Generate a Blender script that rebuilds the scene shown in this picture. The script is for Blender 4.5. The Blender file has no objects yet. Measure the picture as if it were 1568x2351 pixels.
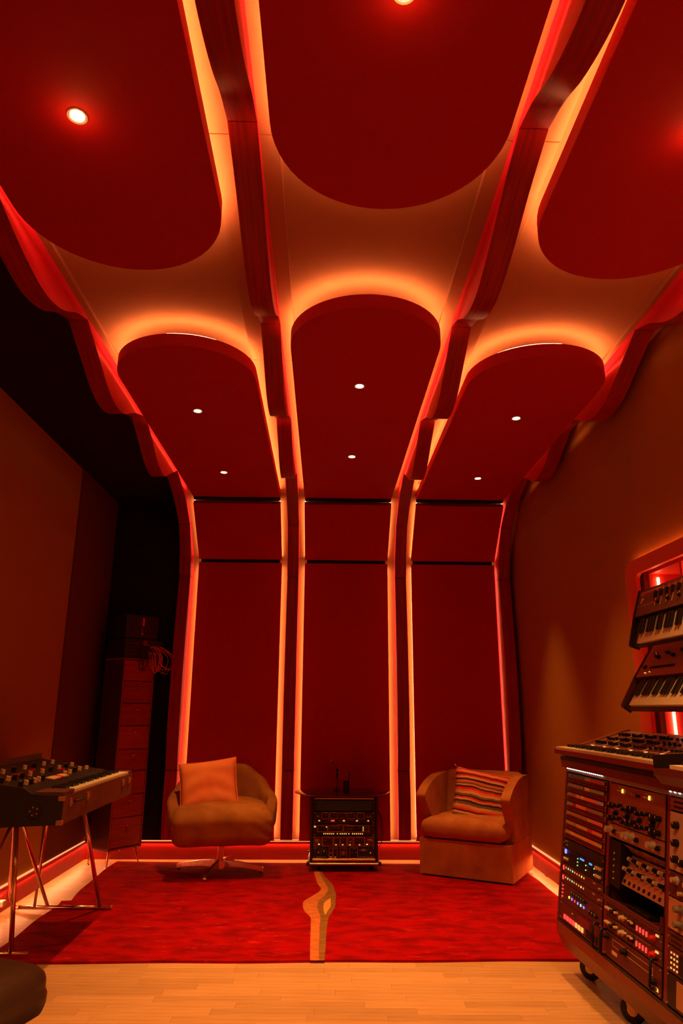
import bpy, bmesh, math, random
from mathutils import Vector, Matrix, noise as mnoise
random.seed(4)
S = bpy.context.scene
COL = S.collection
# ------------------------------------------------------------ camera
YAW, PITCH, ROLL = .0222, .2734, .0067
cam = bpy.data.cameras.new('camera'); camo = bpy.data.objects.new('camera', cam); COL.objects.link(camo)
_f = Vector((math.sin(YAW), math.cos(YAW), 0)); _r = Vector((math.cos(YAW), -math.sin(YAW), 0)); _u = Vector((0, 0, 1))
_d = _f*math.cos(PITCH) + _u*math.sin(PITCH); _v = -_f*math.sin(PITCH) + _u*math.cos(PITCH)
_r2 = _r*math.cos(ROLL) + _v*math.sin(ROLL); _v2 = _v*math.cos(ROLL) - _r*math.sin(ROLL)
camo.matrix_world = Matrix(((_r2.x, _v2.x, -_d.x, 0), (_r2.y, _v2.y, -_d.y, 0), (_r2.z, _v2.z, -_d.z, 1.245), (0, 0, 0, 1)))
cam.sensor_fit = 'VERTICAL'; cam.sensor_height = 36; cam.lens = 36*1603.86/2351; cam.clip_start = .05
S.camera = camo
# ------------------------------------------------------------ world, exposure
w = bpy.data.worlds.new('world'); S.world = w; w.use_nodes = True
w.node_tree.nodes['Background'].inputs[0].default_value = (.05, .004, .001, 1)
w.node_tree.nodes['Background'].inputs[1].default_value = .3
S.view_settings.view_transform = 'Standard'; S.view_settings.look = 'None'
S.view_settings.exposure = 0; S.view_settings.gamma = 1
S.view_settings.use_curve_mapping = False
S.cycles.use_denoising = True
S.cycles.max_bounces = 6; S.cycles.diffuse_bounces = 4; S.cycles.glossy_bounces = 3
S.cycles.sample_clamp_indirect = 6
LED = (1, .60, .25)       # warm orange-red strip light
LAMP = (1, .46, .12)       # amber downlights
P_STRIP = 50.0              # radiance of the ceiling strips
P_WALL = 24.0              # wall strips
P_BASE = 60.0              # strips under the baseboard noses
P_DOWN = 70.0              # downlights, watts
P_FILL = 6.0              # added fill for the unseen room lighting behind the camera
def area_light(name, loc, target, size, power, color):
    l = bpy.data.lights.new(name, 'AREA'); l.shape = 'RECTANGLE'; l.size, l.size_y = size; l.energy = power; l.color = color
    o = bpy.data.objects.new(name, l); COL.objects.link(o); o.location = loc
    o.rotation_euler = (Vector(target)-Vector(loc)).to_track_quat('-Z', 'Y').to_euler(); return o
area_light('room_fill', (-.1, -1.6, 2.7), (.1, 4.2, .3), (1.6, .6), P_FILL, (1, .42, .10))  # added fill light, out of view
# ------------------------------------------------------------ materials
MATS = {}
def mat(name, col, rough=.6, metal=0, emit=None, es=0, bump=None, var=None, rand=0, coat=0, sheen=0, spec=None, alpha=None):
    """bump=(scale,strength[,stretch xyz]); var=(col2, scale[,stretch]); rand = per-object brightness spread"""
    if name in MATS: return MATS[name]
    m = bpy.data.materials.new(name); m.use_nodes = True; MATS[name] = m
    nt = m.node_tree; b = nt.nodes['Principled BSDF']; L = nt.links.new
    b.inputs['Base Color'].default_value = (*col, 1); b.inputs['Roughness'].default_value = rough
    b.inputs['Metallic'].default_value = metal
    if coat: b.inputs['Coat Weight'].default_value = coat; b.inputs['Coat Roughness'].default_value = .15
    if sheen: b.inputs['Sheen Weight'].default_value = sheen
    if spec is not None: b.inputs['Specular IOR Level'].default_value = spec
    if emit: b.inputs['Emission Color'].default_value = (*emit, 1); b.inputs['Emission Strength'].default_value = es
    tc = nt.nodes.new('ShaderNodeTexCoord')
    def noisy(scale, st):
        mp = nt.nodes.new('ShaderNodeMapping'); mp.inputs['Scale'].default_value = st or (1, 1, 1)
        n = nt.nodes.new('ShaderNodeTexNoise'); n.inputs['Scale'].default_value = scale; n.inputs['Detail'].default_value = 4
        L(tc.outputs['Object'], mp.inputs[0]); L(mp.outputs[0], n.inputs[0]); return n
    out = None
    if var:
        n = noisy(var[1], var[2] if len(var) > 2 else None)
        cr = nt.nodes.new('ShaderNodeValToRGB'); cr.color_ramp.elements[0].position = .35; cr.color_ramp.elements[1].position = .68
        cr.color_ramp.elements[0].color = (*col, 1); cr.color_ramp.elements[1].color = (*var[0], 1)
        L(n.outputs['Fac'], cr.inputs[0]); out = cr.outputs[0]
    if rand:
        oi = nt.nodes.new('ShaderNodeObjectInfo'); mr = nt.nodes.new('ShaderNodeMapRange')
        mr.inputs['To Min'].default_value = 1-rand; mr.inputs['To Max'].default_value = 1+rand
        L(oi.outputs['Random'], mr.inputs[0])
        hv = nt.nodes.new('ShaderNodeHueSaturation'); hv.inputs['Color'].default_value = (*col, 1)
        if out: L(out, hv.inputs['Color'])
        L(mr.outputs[0], hv.inputs['Value']); out = hv.outputs[0]
    if out: L(out, b.inputs['Base Color'])
    if bump:
        n = noisy(bump[0], bump[2] if len(bump) > 2 else None)
        bp = nt.nodes.new('ShaderNodeBump'); bp.inputs['Strength'].default_value = bump[1]; bp.inputs['Distance'].default_value = .004
        L(n.outputs['Fac'], bp.inputs['Height']); L(bp.outputs[0], b.inputs['Normal'])
    return m
RED = mat('red_fabric', (.46, .002, .0012), .75, bump=(260, .15), spec=.3)
CREAM = mat('cream_fabric', (.43, .15, .06), .95, bump=(220, .2), spec=.1)
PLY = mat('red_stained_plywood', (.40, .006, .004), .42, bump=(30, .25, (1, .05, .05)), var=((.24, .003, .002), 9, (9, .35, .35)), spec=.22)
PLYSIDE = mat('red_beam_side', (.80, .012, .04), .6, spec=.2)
TAN = mat('tan_wall_fabric', (.42, .15, .02), .95, bump=(200, .25), spec=.1)
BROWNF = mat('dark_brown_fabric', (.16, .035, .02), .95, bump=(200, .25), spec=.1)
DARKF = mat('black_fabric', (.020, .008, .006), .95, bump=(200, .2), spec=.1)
REDPAINT = mat('red_paint', (.70, .014, .01), .45, spec=.3)
BASEP = mat('dark_red_baseboard', (.26, .006, .004), .5, spec=.3)
FLOORB = mat('floor_base', (.12, .05, .02), .7)
PLANK = mat('beech_plank', (.62, .33, .15), .34, rand=.12, var=((.50, .24, .09), 5, (.6, 9, 1)), bump=(40, .08, (.2, 4, 1)), spec=.4)
BLACKGAP = mat('black_recess', (.004, .003, .003), .9)
LEDM = mat('led_strip', (1, .6, .3), emit=LED, es=P_STRIP)
LEDW = mat('led_strip_wall', (1, .6, .3), emit=LED, es=P_WALL)
LEDB = mat('led_strip_baseboard', (.8, .2, .08), emit=(1, .36, .12), es=1.2)
LENS = mat('lamp_lens', (1, .9, .7), emit=(1, .80, .45), es=14)
# ------------------------------------------------------------ mesh helpers
def tag(o, label=None, cat=None, group=None, kind=None):
    if label: o['label'] = label
    if cat: o['category'] = cat
    if group: o['group'] = group
    if kind: o['kind'] = kind
    return o
def link(name, me, parent=None, M=None):
    o = bpy.data.objects.new(name, me); COL.objects.link(o)
    if parent is not None: o.parent = parent
    if M is not None: o.matrix_local = M if isinstance(M, Matrix) else Matrix.Translation(M)
    return o
def empty(name, M=None, label=None, cat=None, group=None):
    o = bpy.data.objects.new(name, None); o.empty_display_size = .1; COL.objects.link(o)
    if M is not None: o.matrix_world = M if isinstance(M, Matrix) else Matrix.Translation(M)
    return tag(o, label, cat, group)
def fin(name, bm, m, parent=None, M=None, smooth=False):
    bmesh.ops.recalc_face_normals(bm, faces=bm.faces)
    me = bpy.data.meshes.new(name); bm.to_mesh(me); bm.free()
    for x in (m if isinstance(m, (list, tuple)) else [m]): me.materials.append(x)
    if smooth:
        me.shade_smooth()
        if smooth != 'all': me.set_sharp_from_angle(angle=math.radians(38))
    return link(name, me, parent, M)
def B(): return bmesh.new()
def box(bm, lo, hi, bev=0, mi=0, M=None, seg=1):
    xs = [(lo[i]+hi[i])/2 for i in range(3)]; ss = [abs(hi[i]-lo[i]) for i in range(3)]
    r = bmesh.ops.create_cube(bm, size=1, matrix=(M or Matrix())@Matrix.Translation(xs)@Matrix.Diagonal((*ss, 1)))
    vs = r['verts']
    fs = {f for v in vs for f in v.link_faces}
    for f in fs: f.material_index = mi
    if bev:
        es = {e for v in vs for e in v.link_edges}
        rr = bmesh.ops.bevel(bm, geom=list(es), offset=bev, segments=seg, profile=.5, affect='EDGES')
        for f in rr['faces']: f.material_index = mi
def cyl(bm, p0, p1, r0, r1=None, n=12, mi=0, caps=True):
    p0, p1 = Vector(p0), Vector(p1); d = p1-p0
    M = Matrix.Translation((p0+p1)/2)@d.to_track_quat('Z', 'Y').to_matrix().to_4x4()
    r = bmesh.ops.create_cone(bm, cap_ends=caps, segments=n, radius1=r0, radius2=r0 if r1 is None else r1, depth=d.length, matrix=M)
    for f in {f for v in r['verts'] for f in v.link_faces}: f.material_index = mi
def ball(bm, c, r, sc=(1, 1, 1), n=12, mi=0):
    q = bmesh.ops.create_uvsphere(bm, u_segments=n, v_segments=max(6, n//2), radius=r, matrix=Matrix.Translation(c)@Matrix.Diagonal((*sc, 1)))
    for f in {f for v in q['verts'] for f in v.link_faces}: f.material_index = mi
def tube(bm, pts, r, n=8, mi=0, closed=False, caps=True):
    pts = [Vector(p) for p in pts]; k = len(pts); rings = []; ref = None
    for i, p in enumerate(pts):
        t = (pts[(i+1) % k if closed else min(i+1, k-1)]-pts[i-1 if closed or i > 0 else 0]).normalized()
        if ref is None: ref = t.orthogonal().normalized()
        ref = (ref-t*ref.dot(t)).normalized(); s = t.cross(ref)
        rr = r(i/(k-1)) if callable(r) else r
        rings.append([bm.verts.new(p+ref*math.cos(a)*rr+s*math.sin(a)*rr) for a in [2*math.pi*j/n for j in range(n)]])
    for i in range(k if closed else k-1):
        A, C = rings[i], rings[(i+1) % k]
        for j in range(n):
            f = bm.faces.new((A[j], A[(j+1) % n], C[(j+1) % n], C[j])); f.material_index = mi
    if not closed and caps:
        bm.faces.new(rings[0]).material_index = mi; bm.faces.new(rings[-1][::-1]).material_index = mi
def loft(bm, rings, mi=0, caps=True):
    R = [[bm.verts.new(p) for p in r] for r in rings]; n = len(R[0])
    for a, c in zip(R[:-1], R[1:]):
        for j in range(n): bm.faces.new((a[j], a[(j+1) % n], c[(j+1) % n], c[j])).material_index = mi
    if caps: bm.faces.new(R[0]).material_index = mi; bm.faces.new(R[-1][::-1]).material_index = mi
def prism(bm, poly, h0, h1, axis='Z', mi=0):
    """poly of 2-D points extruded along the axis from h0 to h1"""
    def P(a, c, h): return {'Z': (a, c, h), 'X': (h, a, c), 'Y': (a, h, c)}[axis]
    A = [bm.verts.new(P(a, c, h0)) for a, c in poly]; C = [bm.verts.new(P(a, c, h1)) for a, c in poly]; n = len(poly)
    bm.faces.new(A).material_index = mi; bm.faces.new(C[::-1]).material_index = mi
    for j in range(n): bm.faces.new((A[j], A[(j+1) % n], C[(j+1) % n], C[j])).material_index = mi
def bevel_all(bm, off, seg=2, ang=30):
    es = [e for e in bm.edges if len(e.link_faces) == 2 and e.calc_face_angle(0) > math.radians(ang)]
    bmesh.ops.bevel(bm, geom=es, offset=off, segments=seg, profile=.6, affect='EDGES')
def softbox(bm, half, r, n=10, warp=None, mi=0):
    q = bmesh.ops.create_cube(bm, size=2)
    es = list({e for v in q['verts'] for e in v.link_edges})
    q = bmesh.ops.subdivide_edges(bm, edges=es, cuts=n, use_grid_fill=True)
    for v in bm.verts:
        p = Vector([v.co[i]*half[i] for i in range(3)])
        # concentrate rows near the edges
        p = Vector([math.copysign(half[i]*(1-(1-abs(v.co[i]))**1.0), v.co[i]) for i in range(3)])
        c = Vector([max(-(half[i]-r), min(half[i]-r, p[i])) for i in range(3)]); d = p-c
        if d.length > 1e-9: p = c+d.normalized()*r
        if warp: p = Vector(warp(p))
        v.co = p
    for f in bm.faces: f.material_index = mi
def smoothcurve(pts, k=6):
    out = []
    for i in range(len(pts)-1):
        p0 = pts[max(i-1, 0)]; p1 = pts[i]; p2 = pts[i+1]; p3 = pts[min(i+2, len(pts)-1)]
        for j in range(k):
            t = j/k
            out.append(tuple(.5*((2*p1[d])+(-p0[d]+p2[d])*t+(2*p0[d]-5*p1[d]+4*p2[d]-p3[d])*t*t+(-p0[d]+3*p1[d]-3*p2[d]+p3[d])*t**3) for d in range(len(p1))))
    out.append(tuple(pts[-1])); return out
# ------------------------------------------------------------ room shell
XL, XR, YB, YF, ZC = -2.0327, 1.7713, 6.60, -3.0, 3.2
def sbox(name, lo, hi, m, kind='structure', bev=0):
    bm = B(); box(bm, lo, hi, bev); o = fin(name, bm, m); tag(o, kind=kind); return o
fl = sbox('floor', (XL-.15, YF-.15, -.1), (XR+.5, YB+.1, -.004), FLOORB)
RUGP = [(-1.70, 6.38), (1.45, 6.29), (1.60, 6.17), (1.625, 5.4), (1.60, 4.045), (-1.70, 4.01), (-1.70, 5.0), (-1.715, 5.15), (-1.655, 5.16), (-1.70, 5.75)]
# strip planks, each a piece; the ones wholly beneath the rug are left out
def plank_mesh(L):
    bm = B(); box(bm, (-L/2+.0003, -.0344, -.0045), (L/2-.0003, .0344, 0), .0004); bmesh.ops.recalc_face_normals(bm, faces=bm.faces)
    me = bpy.data.meshes.new('plank'); bm.to_mesh(me); bm.free(); me.materials.append(PLANK); return me
PL = {L: plank_mesh(L) for L in (.34, .44, .56)}
npl = 0; y = 3.16
while y < 6.5:
    x = XL+.01-random.random()*.3
    while x < XR:
        L = random.choice((.34, .44, .56, .56))
        a, b = max(x, XL), min(x+L, XR)
        hidden = y > 4.09 and y < 6.26 and a > -1.62 and b < 1.30
        under = y < 4.0 and (a > 1.75 or b < -1.35)
        if not hidden and not under and b-a > .05:
            o = link('plank', PL[L], fl, ((a+b)/2, y, 0)); o.scale.x = (b-a)/L; npl += 1
        x += L
    y += .0695
print('planks', npl)
wb = sbox('wall_back', (XL-.1, YB, 0), (XR+.1, YB+.1, ZC+.1), CREAM)
wl = sbox('wall_left', (XL-.12, YF, 0), (XL, YB+.1, ZC+.1), TAN)
sbox('wall_front', (XL-.1, YF-.1, 0), (XR+.5, YF, ZC+.1), BROWNF)
# left wall: tan, then a thin darker brown sheet to the corner
sbox('wall_left_darker', (XL, 5.56, .145), (XL+.012, 6.6, 3.146), BROWNF)
# right wall with the equipment niche cut in it (Y 1.0-3.80, z .85-1.99)
wr = empty('wall_right'); tag(wr, kind='structure')
def child(name, lo, hi, m, par, bev=0, smooth=False):
    bm = B(); box(bm, lo, hi, bev); return fin(name, bm, m, par, smooth=smooth)
child('wall_panel', (XR, 3.843, 0), (XR+.1, YB, ZC+.05), TAN, wr, .002)
child('wall_panel', (XR, YF, 1.99), (XR+.1, 3.840, ZC+.05), TAN, wr, .002)
child('wall_panel', (XR, YF, 0), (XR+.1, 3.840, .80), TAN, wr)
child('wall_panel', (XR, 3.80, .80), (XR+.1, 3.840, 1.99), TAN, wr)
child('wall_panel', (XR, YF, .80), (XR+.1, .6, 1.99), TAN, wr)
NICHEP = mat('niche_paint', (.85, .07, .05), .5)
ni = empty('wall_niche'); tag(ni, kind='structure')
child('niche_back', (XR+.34, .6, .80), (XR+.36, 3.80, 1.99), NICHEP, ni)
child('niche_side', (XR+.02, 3.78, .80), (XR+.34, 3.80, 1.99), NICHEP, ni)
child('niche_top', (XR+.02, .6, 1.97), (XR+.34, 3.78, 1.99), NICHEP, ni)
child('niche_divider', (XR+.02, 3.42, .80), (XR+.34, 3.44, 1.97), NICHEP, ni)
child('niche_bottom', (XR+.02, .6, .80), (XR+.34, 3.78, .82), NICHEP, ni)
# dark ceiling over the left aisle
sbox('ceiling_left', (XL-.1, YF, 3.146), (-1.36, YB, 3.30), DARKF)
# ceiling: cream cloth strips that run along the beams, recessed cream pads between the clouds
X0 = [-1.2003, -.1994, .8127]; X1 = [-.4182, .5856, 1.6059]          # cloud edges
RX = [-1.310, -.306, .700, 1.676]; RW = .051                          # beams
ce = empty('ceiling'); tag(ce, kind='structure')
sx = [(-1.36, -1.225), (-.446, -.185), (.583, .820), (1.60, 1.7713)]
for a, b in sx:
    for y0, y1 in ((YF, 2.03), (2.034, 3.70), (3.704, 5.99)):
        child('ceiling_strip', (a, y0, 3.2), (b, y1, 3.26), CREAM, ce, .0015)
for a, b in ((-1.225, -.446), (-.185, .583), (.820, 1.60)):
    child('ceiling_pad', (a, YF, 3.222), (b, 5.99, 3.26), CREAM, ce)
cs = B(); prism(cs, [(5.99, 3.2), (6.604, 2.59), (6.68, 2.62), (6.68, 3.26), (5.99, 3.26)], -1.36, XR, 'X')
fin('ceiling_cove', cs, CREAM, ce)
# added black boxes keeping gaps dark between clouds, slanted panels and wall panels
for i in range(3):
    g = B(); box(g, (X0[i]+.004, 6.0365, 3.052), (X1[i]-.004, 6.105, 3.16)); fin('gap_darkener', g, BLACKGAP, ce)
    g = B(); box(g, (X0[i]+.02, 6.53, 2.545), (X1[i]-.02, 6.60, 2.625)); fin('gap_darkener', g, BLACKGAP, wb)
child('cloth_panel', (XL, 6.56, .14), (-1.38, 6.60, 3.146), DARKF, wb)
# baseboards
def lbox(name, par, lo, hi, m=LEDM): return child(name, lo, hi, m, par)
bb = sbox('baseboard_back', (XL, 6.52, 0), (XR, YB, .14), BASEP, bev=.002)
lbox('light_strip', bb, (-.415, 6.575, .141), (-.205, 6.588, .147), LEDB); lbox('light_strip', bb, (.59, 6.575, .141), (.81, 6.588, .147), LEDB)
lbox('light_strip', bb, (-2.0, 6.53, .141), (-1.25, 6.54, .147), LEDB)
lbox('light_strip', bb, (-1.2, 6.525, .1405), (1.6, 6.530, .1435), LEDB)
bl = sbox('baseboard_left', (XL, YF, 0), (XL+.03, 6.52, .14), BASEP, bev=.002)
lbox('light_strip', bl, (XL+.004, 2.5, .14), (XL+.024, 6.5, .146), LEDB)
br = sbox('baseboard_right', (XR-.03, YF, 0), (XR, 6.52, .14), BASEP, bev=.002)
lbox('light_strip', br, (XR-.024, 2.5, .14), (XR-.004, 6.5, .146), LEDB)
# nose caps with a strip tucked beneath them
LEDU = mat('led_strip_under_nose', (1, .6, .3), emit=(1, .36, .13), es=P_BASE)
def nose(par, p0, p1, n):
    p0, p1, n = Vector(p0), Vector(p1), Vector(n); d = (p1-p0)
    bm = B(); rings = []
    for p in (p0, p1): rings.append([tuple(p+n*a+Vector((0, 0, z))) for a, z in ((-.01, .1405), (.016, .1405), (.017, .1262), (.0145, .1262), (.0135, .1365), (-.01, .1365))])
    loft(bm, rings); fin('nose_cap', bm, REDPAINT, par)
    bm = B(); rings = [[tuple(p+n*a+Vector((0, 0, z))) for a, z in ((.0012, .1245), (.010, .1335), (.0095, .1342), (.0005, .1256))] for p in (p0, p1)]
    loft(bm, rings); fin('light_strip', bm, LEDU, par)
nose(bb, (XL+.05, 6.52, 0), (XR-.05, 6.52, 0), (0, -1, 0))
nose(bl, (XL+.03, 3.0, 0), (XL+.03, 6.50, 0), (1, 0, 0))
nose(br, (XR-.03, 3.9, 0), (XR-.03, 6.50, 0), (-1, 0, 0))
# ------------------------------------------------------------ ceiling clouds
def cloud_outline(x0, x1, y_arc, sgn, y_end, ins=0, n=28):
    """sgn=+1: rounded end at far y_arc, straight end at y_end (near); -1 the other way round"""
    r = (x1-x0)/2; cx = (x0+x1)/2; yc = y_arc-sgn*r; rr = r-ins
    pts = [(cx+rr*math.cos(a), yc+sgn*rr*math.sin(a)) for a in [math.pi*i/n for i in range(n+1)]]
    ye = y_end+sgn*ins
    return [(x1-ins, ye)]+pts+[(x0+ins, ye)]
Z0, Z1 = 3.065, 3.135
posn = ['left', 'middle', 'right']
for i in range(3):
    for kind, ya, sg, ye in (('front', [2.649, 2.234, 2.65][i], 1, -1.2), ('rear', [3.302, 2.907, 3.337][i], -1, 6.035)):
        x0, x1 = X0[i], X1[i]
        lab = f"dark red fabric ceiling cloud with rounded {'far' if sg > 0 else 'near'} end, {posn[i]} one of the {kind} row"
        t = empty('ceiling_cloud', ((x0+x1)/2, (ya+ye)/2, Z0), lab, 'ceiling panel', 'rounded ceiling clouds')
        off = Matrix.Translation((-(x0+x1)/2, -(ya+ye)/2, -Z0))
        bm = B(); prism(bm, cloud_outline(x0, x1, ya, sg, ye), Z0, Z1)
        bm.transform(off)
        es = [e for e in bm.edges if all(abs(v.co.z) < 1e-6 for v in e.verts)]
        bmesh.ops.bevel(bm, geom=es, offset=.004, segments=2, affect='EDGES')
        fin('panel', bm, RED, t, smooth=True)
        bm = B()
        A = cloud_outline(x0, x1, ya, sg, ye, .010); C = cloud_outline(x0, x1, ya, sg, ye, .022)
        for za, zb in ((Z1, Z1+.006),):
            va = [[bm.verts.new((p[0], p[1], z)) for p in Q] for Q in (A, C) for z in (za, zb)]
            n = len(A)
            for j in range(n-1):
                for q0, q1 in ((1, 3),): bm.faces.new((va[q0][j], va[q0][j+1], va[q1][j+1], va[q1][j]))
        bm.transform(off); fin('light_strip', bm, LEDM, t)
        for cx_ in (x0+.15, x1-.15):
            for cy_ in ((min(ya, ye)+.5), (max(ya, ye)-.5)):
                bm = B(); cyl(bm, (cx_, cy_, Z1-.005), (cx_, cy_, 3.223), .004, n=6); bm.transform(off); fin('hanger', bm, BLACKGAP, t)
# ------------------------------------------------------------ chamfer and wall panels
Z_J = 2.565
for i in range(3):
    x0, x1 = X0[i], X1[i]
    t = empty('cove_panel', ((x0+x1)/2, 6.29, Z_J), f'short slanted dark red fabric panel joining ceiling to back wall, {posn[i]} bay', 'wall panel', 'slanted panels above the wall panels')
    off = Matrix.Translation((-(x0+x1)/2, -6.29, -Z_J))
    d = Vector((6.52-6.063, Z_J+.025-3.012)).normalized(); nrm = Vector((-d.y, d.x))
    a = Vector((6.063, 3.012)); c = Vector((6.515, Z_J+.03)); th = .05
    bm = B(); prism(bm, [tuple(a), tuple(c), tuple(c+nrm*th), tuple(a+nrm*th)], x0, x1, 'X'); bm.transform(off); bevel_all(bm, .003, 1); fin('panel', bm, RED, t)
    bm = B()
    for xa, xb in ((x0+.002, x0+.010), (x1-.010, x1-.002)):
        prism(bm, [tuple(a+nrm*th), tuple(c+nrm*th), tuple(c+nrm*(th+.006)), tuple(a+nrm*(th+.006))], xa, xb, 'X')
    bm.transform(off); fin('light_strip', bm, LEDW, t)
    t = empty('wall_panel_tall', ((x0+x1)/2, 6.52, .146), f'tall dark red fabric panel on the back wall, {posn[i]} bay, ' + ['behind the swivel chair', 'behind the equipment cart', 'behind the boxy armchair'][i], 'wall panel', 'tall back wall panels')
    off = Matrix.Translation((-(x0+x1)/2, -6.52, -.146))
    bm = B(); box(bm, (x0, 6.52, .15), (x1, 6.566, Z_J), .003); bm.transform(off); fin('panel', bm, RED, t)
    bm = B()
    for xa, xb in ((x0+.001, x0+.009), (x1-.009, x1-.001)): box(bm, (xa, 6.566, .17), (xb, 6.573, Z_J-.02))
    bm.transform(off); fin('light_strip', bm, LEDW, t)
    bm = B(); box(bm, (x0+.1, 6.566, .3), (x1-.1, 6.6, Z_J-.2)); bm.transform(off); fin('batten', bm, BLACKGAP, t)
# ------------------------------------------------------------ scalloped beams
LOW = [
 [(-1.2, 3.15), (-.9, 3.05), (-.7, 2.97), (-.5, 2.97), (-.3, 3.07), (-.1, 3.15)],
 [(-.1, 3.15), (.3, 3.07), (.5, 2.98), (.65, 3.05), (.8, 3.13)],
 [(.805, 3.13), (1.0, 3.07), (1.2, 3.01), (1.36, 3.0), (1.5, 3.02), (1.65, 3.065), (1.8, 3.135), (1.95, 3.178)],
 [(1.955, 3.178), (2.2, 3.125), (2.42, 3.06), (2.6, 3.02), (2.74, 3.008), (2.86, 3.022), (2.98, 3.06), (3.12, 3.135), (3.27, 3.185)],
 [(3.275, 3.185), (3.5, 3.085), (3.68, 3.005), (3.82, 2.972), (3.94, 2.972), (4.06, 3.0), (4.25, 3.09), (4.52, 3.18)],
 [(4.525, 3.178), (4.75, 3.08), (4.93, 2.995), (5.08, 2.965), (5.2, 2.972), (5.35, 3.045), (5.6, 3.16)],
 [(5.605, 3.155), (5.85, 3.085), (6.05, 3.005), (6.20, 2.92), (6.27, 2.87)],
 [(6.273, 2.865), (6.36, 2.72), (6.41, 2.58), (6.425, 2.48), (6.45, 2.42)],
 [(6.452, 2.415), (6.42, 2.1), (6.39, 1.7), (6.38, 1.3), (6.395, .95), (6.43, .72)],
 [(6.432, .715), (6.415, .55), (6.42, .35), (6.45, .165)]]
def up_of(p):
    y, z = p
    if y < 5.99 and z > 2.9: return (y, 3.2)
    if z > 2.59-.10:
        # project on the slanted cove
        t = (y-5.99)+(3.2-z); t = max(0, min(1.224, t)); k = t/1.224
        return (5.99+.614*k, 3.2-.61*k)
    return (6.6, z)
place = ['at the left end beside the dark aisle', 'between the left and middle bays', 'between the middle and right bays', 'at the right end beside the tan wall']
for k in range(4):
    t = empty('scalloped_beam', (RX[k], 6.5, .15), 'wavy red stained plywood beam running across the ceiling and down the back wall, ' + place[k], 'beam', 'scalloped plywood beams')
    for seg in LOW:
        low = smoothcurve(seg, 5)
        bm = B(); lo = [[], []]; hi = [[], []]
        low2 = [low[0]]+low+[low[-1]]
        for q, x in enumerate((-RW, RW)):
            for p in low:
                lo[q].append(bm.verts.new((x, p[0]-6.5, p[1]-.15)))
                uu = up_of(p); hi[q].append(bm.verts.new((x, uu[0]-6.5, uu[1]-.15)))
        n = len(low)
        for j in range(n-1):
            bm.faces.new((lo[0][j], lo[0][j+1], lo[1][j+1], lo[1][j])).material_index = 0
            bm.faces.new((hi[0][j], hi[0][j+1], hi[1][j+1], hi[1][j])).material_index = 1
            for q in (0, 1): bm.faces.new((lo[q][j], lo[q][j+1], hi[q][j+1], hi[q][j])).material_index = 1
        bm.faces.new((lo[0][0], lo[1][0], hi[1][0], hi[0][0])).material_index = 0
        bm.faces.new((lo[0][-1], lo[1][-1], hi[1][-1], hi[0][-1])).material_index = 0
        es = [e for e in bm.edges if len(e.link_faces) == 2 and e.link_faces[0].material_index+e.link_faces[1].material_index == 1]
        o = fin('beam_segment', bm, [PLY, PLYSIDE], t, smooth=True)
# ------------------------------------------------------------ downlights
def downlight(x, y, lab, on=True, front=False):
    t = empty('downlight', (x, y, Z0), lab, 'ceiling lamp', 'recessed ceiling downlights')
    bm = B(); n = 20; R0, R1 = .032, .025
    prof = [(R1, .004), (R1, -.003), (R0, -.005), (R0+.002, -.001), (R0+.002, .004)]
    rings = [[(r*math.cos(2*math.pi*j/n), r*math.sin(2*math.pi*j/n), z) for j in range(n)] for r, z in prof]
    loft(bm, rings, caps=False); fin('trim_ring', bm, mat('lamp_ring', (.7, .55, .4), .3, .6), t, smooth=True)
    bm = B(); ball(bm, (0, 0, .002), .0253, (1, 1, .25), 14); fin('lens', bm, LENS, t, smooth='all')
    l = bpy.data.lights.new('downlight_lamp', 'SPOT'); l.energy = P_DOWN*(2.0 if front else 2.6); l.color = LAMP; l.spot_size = math.radians(104 if front else (52 if x > 1 else 66)); l.spot_blend = .7 if front else 1; l.shadow_soft_size = .03
    o = bpy.data.objects.new('lamp', l); COL.objects.link(o); o.parent = t; o.location = (0, 0, -.03)
    if front:
        g = bpy.data.lights.new('downlight_glow', 'POINT'); g.energy = .35; g.color = LAMP; g.shadow_soft_size = .03
        o = bpy.data.objects.new('lamp', g); COL.objects.link(o); o.parent = t; o.location = (0, 0, -.06)
    return t
for args in [(-.813, 1.83, 'largest glowing round downlight in the left front ceiling cloud', True, True),
             (.188, 1.40, 'round downlight cut by the top edge in the middle front ceiling cloud', True, True),
             (1.19, 1.84, 'round downlight at the right picture edge in the right front ceiling cloud', True, True),
             (.184, 3.744, 'nearer round downlight in the middle rear ceiling cloud'), (.185, 4.94, 'farther round downlight in the middle rear ceiling cloud'),
             (-.83, 4.139, 'nearer round downlight in the left rear ceiling cloud'), (-.83, 5.346, 'farther round downlight in the left rear ceiling cloud'),
             (1.224, 4.177, 'nearer round downlight in the right rear ceiling cloud'), (1.236, 5.411, 'farther round downlight in the right rear ceiling cloud')]:
    downlight(*args)

for x, lab in ((-.82, 'left'), (.19, 'middle'), (1.21, 'right')):
    downlight(x, -.3, 'round downlight behind the viewer in the %s front ceiling cloud' % lab, True, True)
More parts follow.
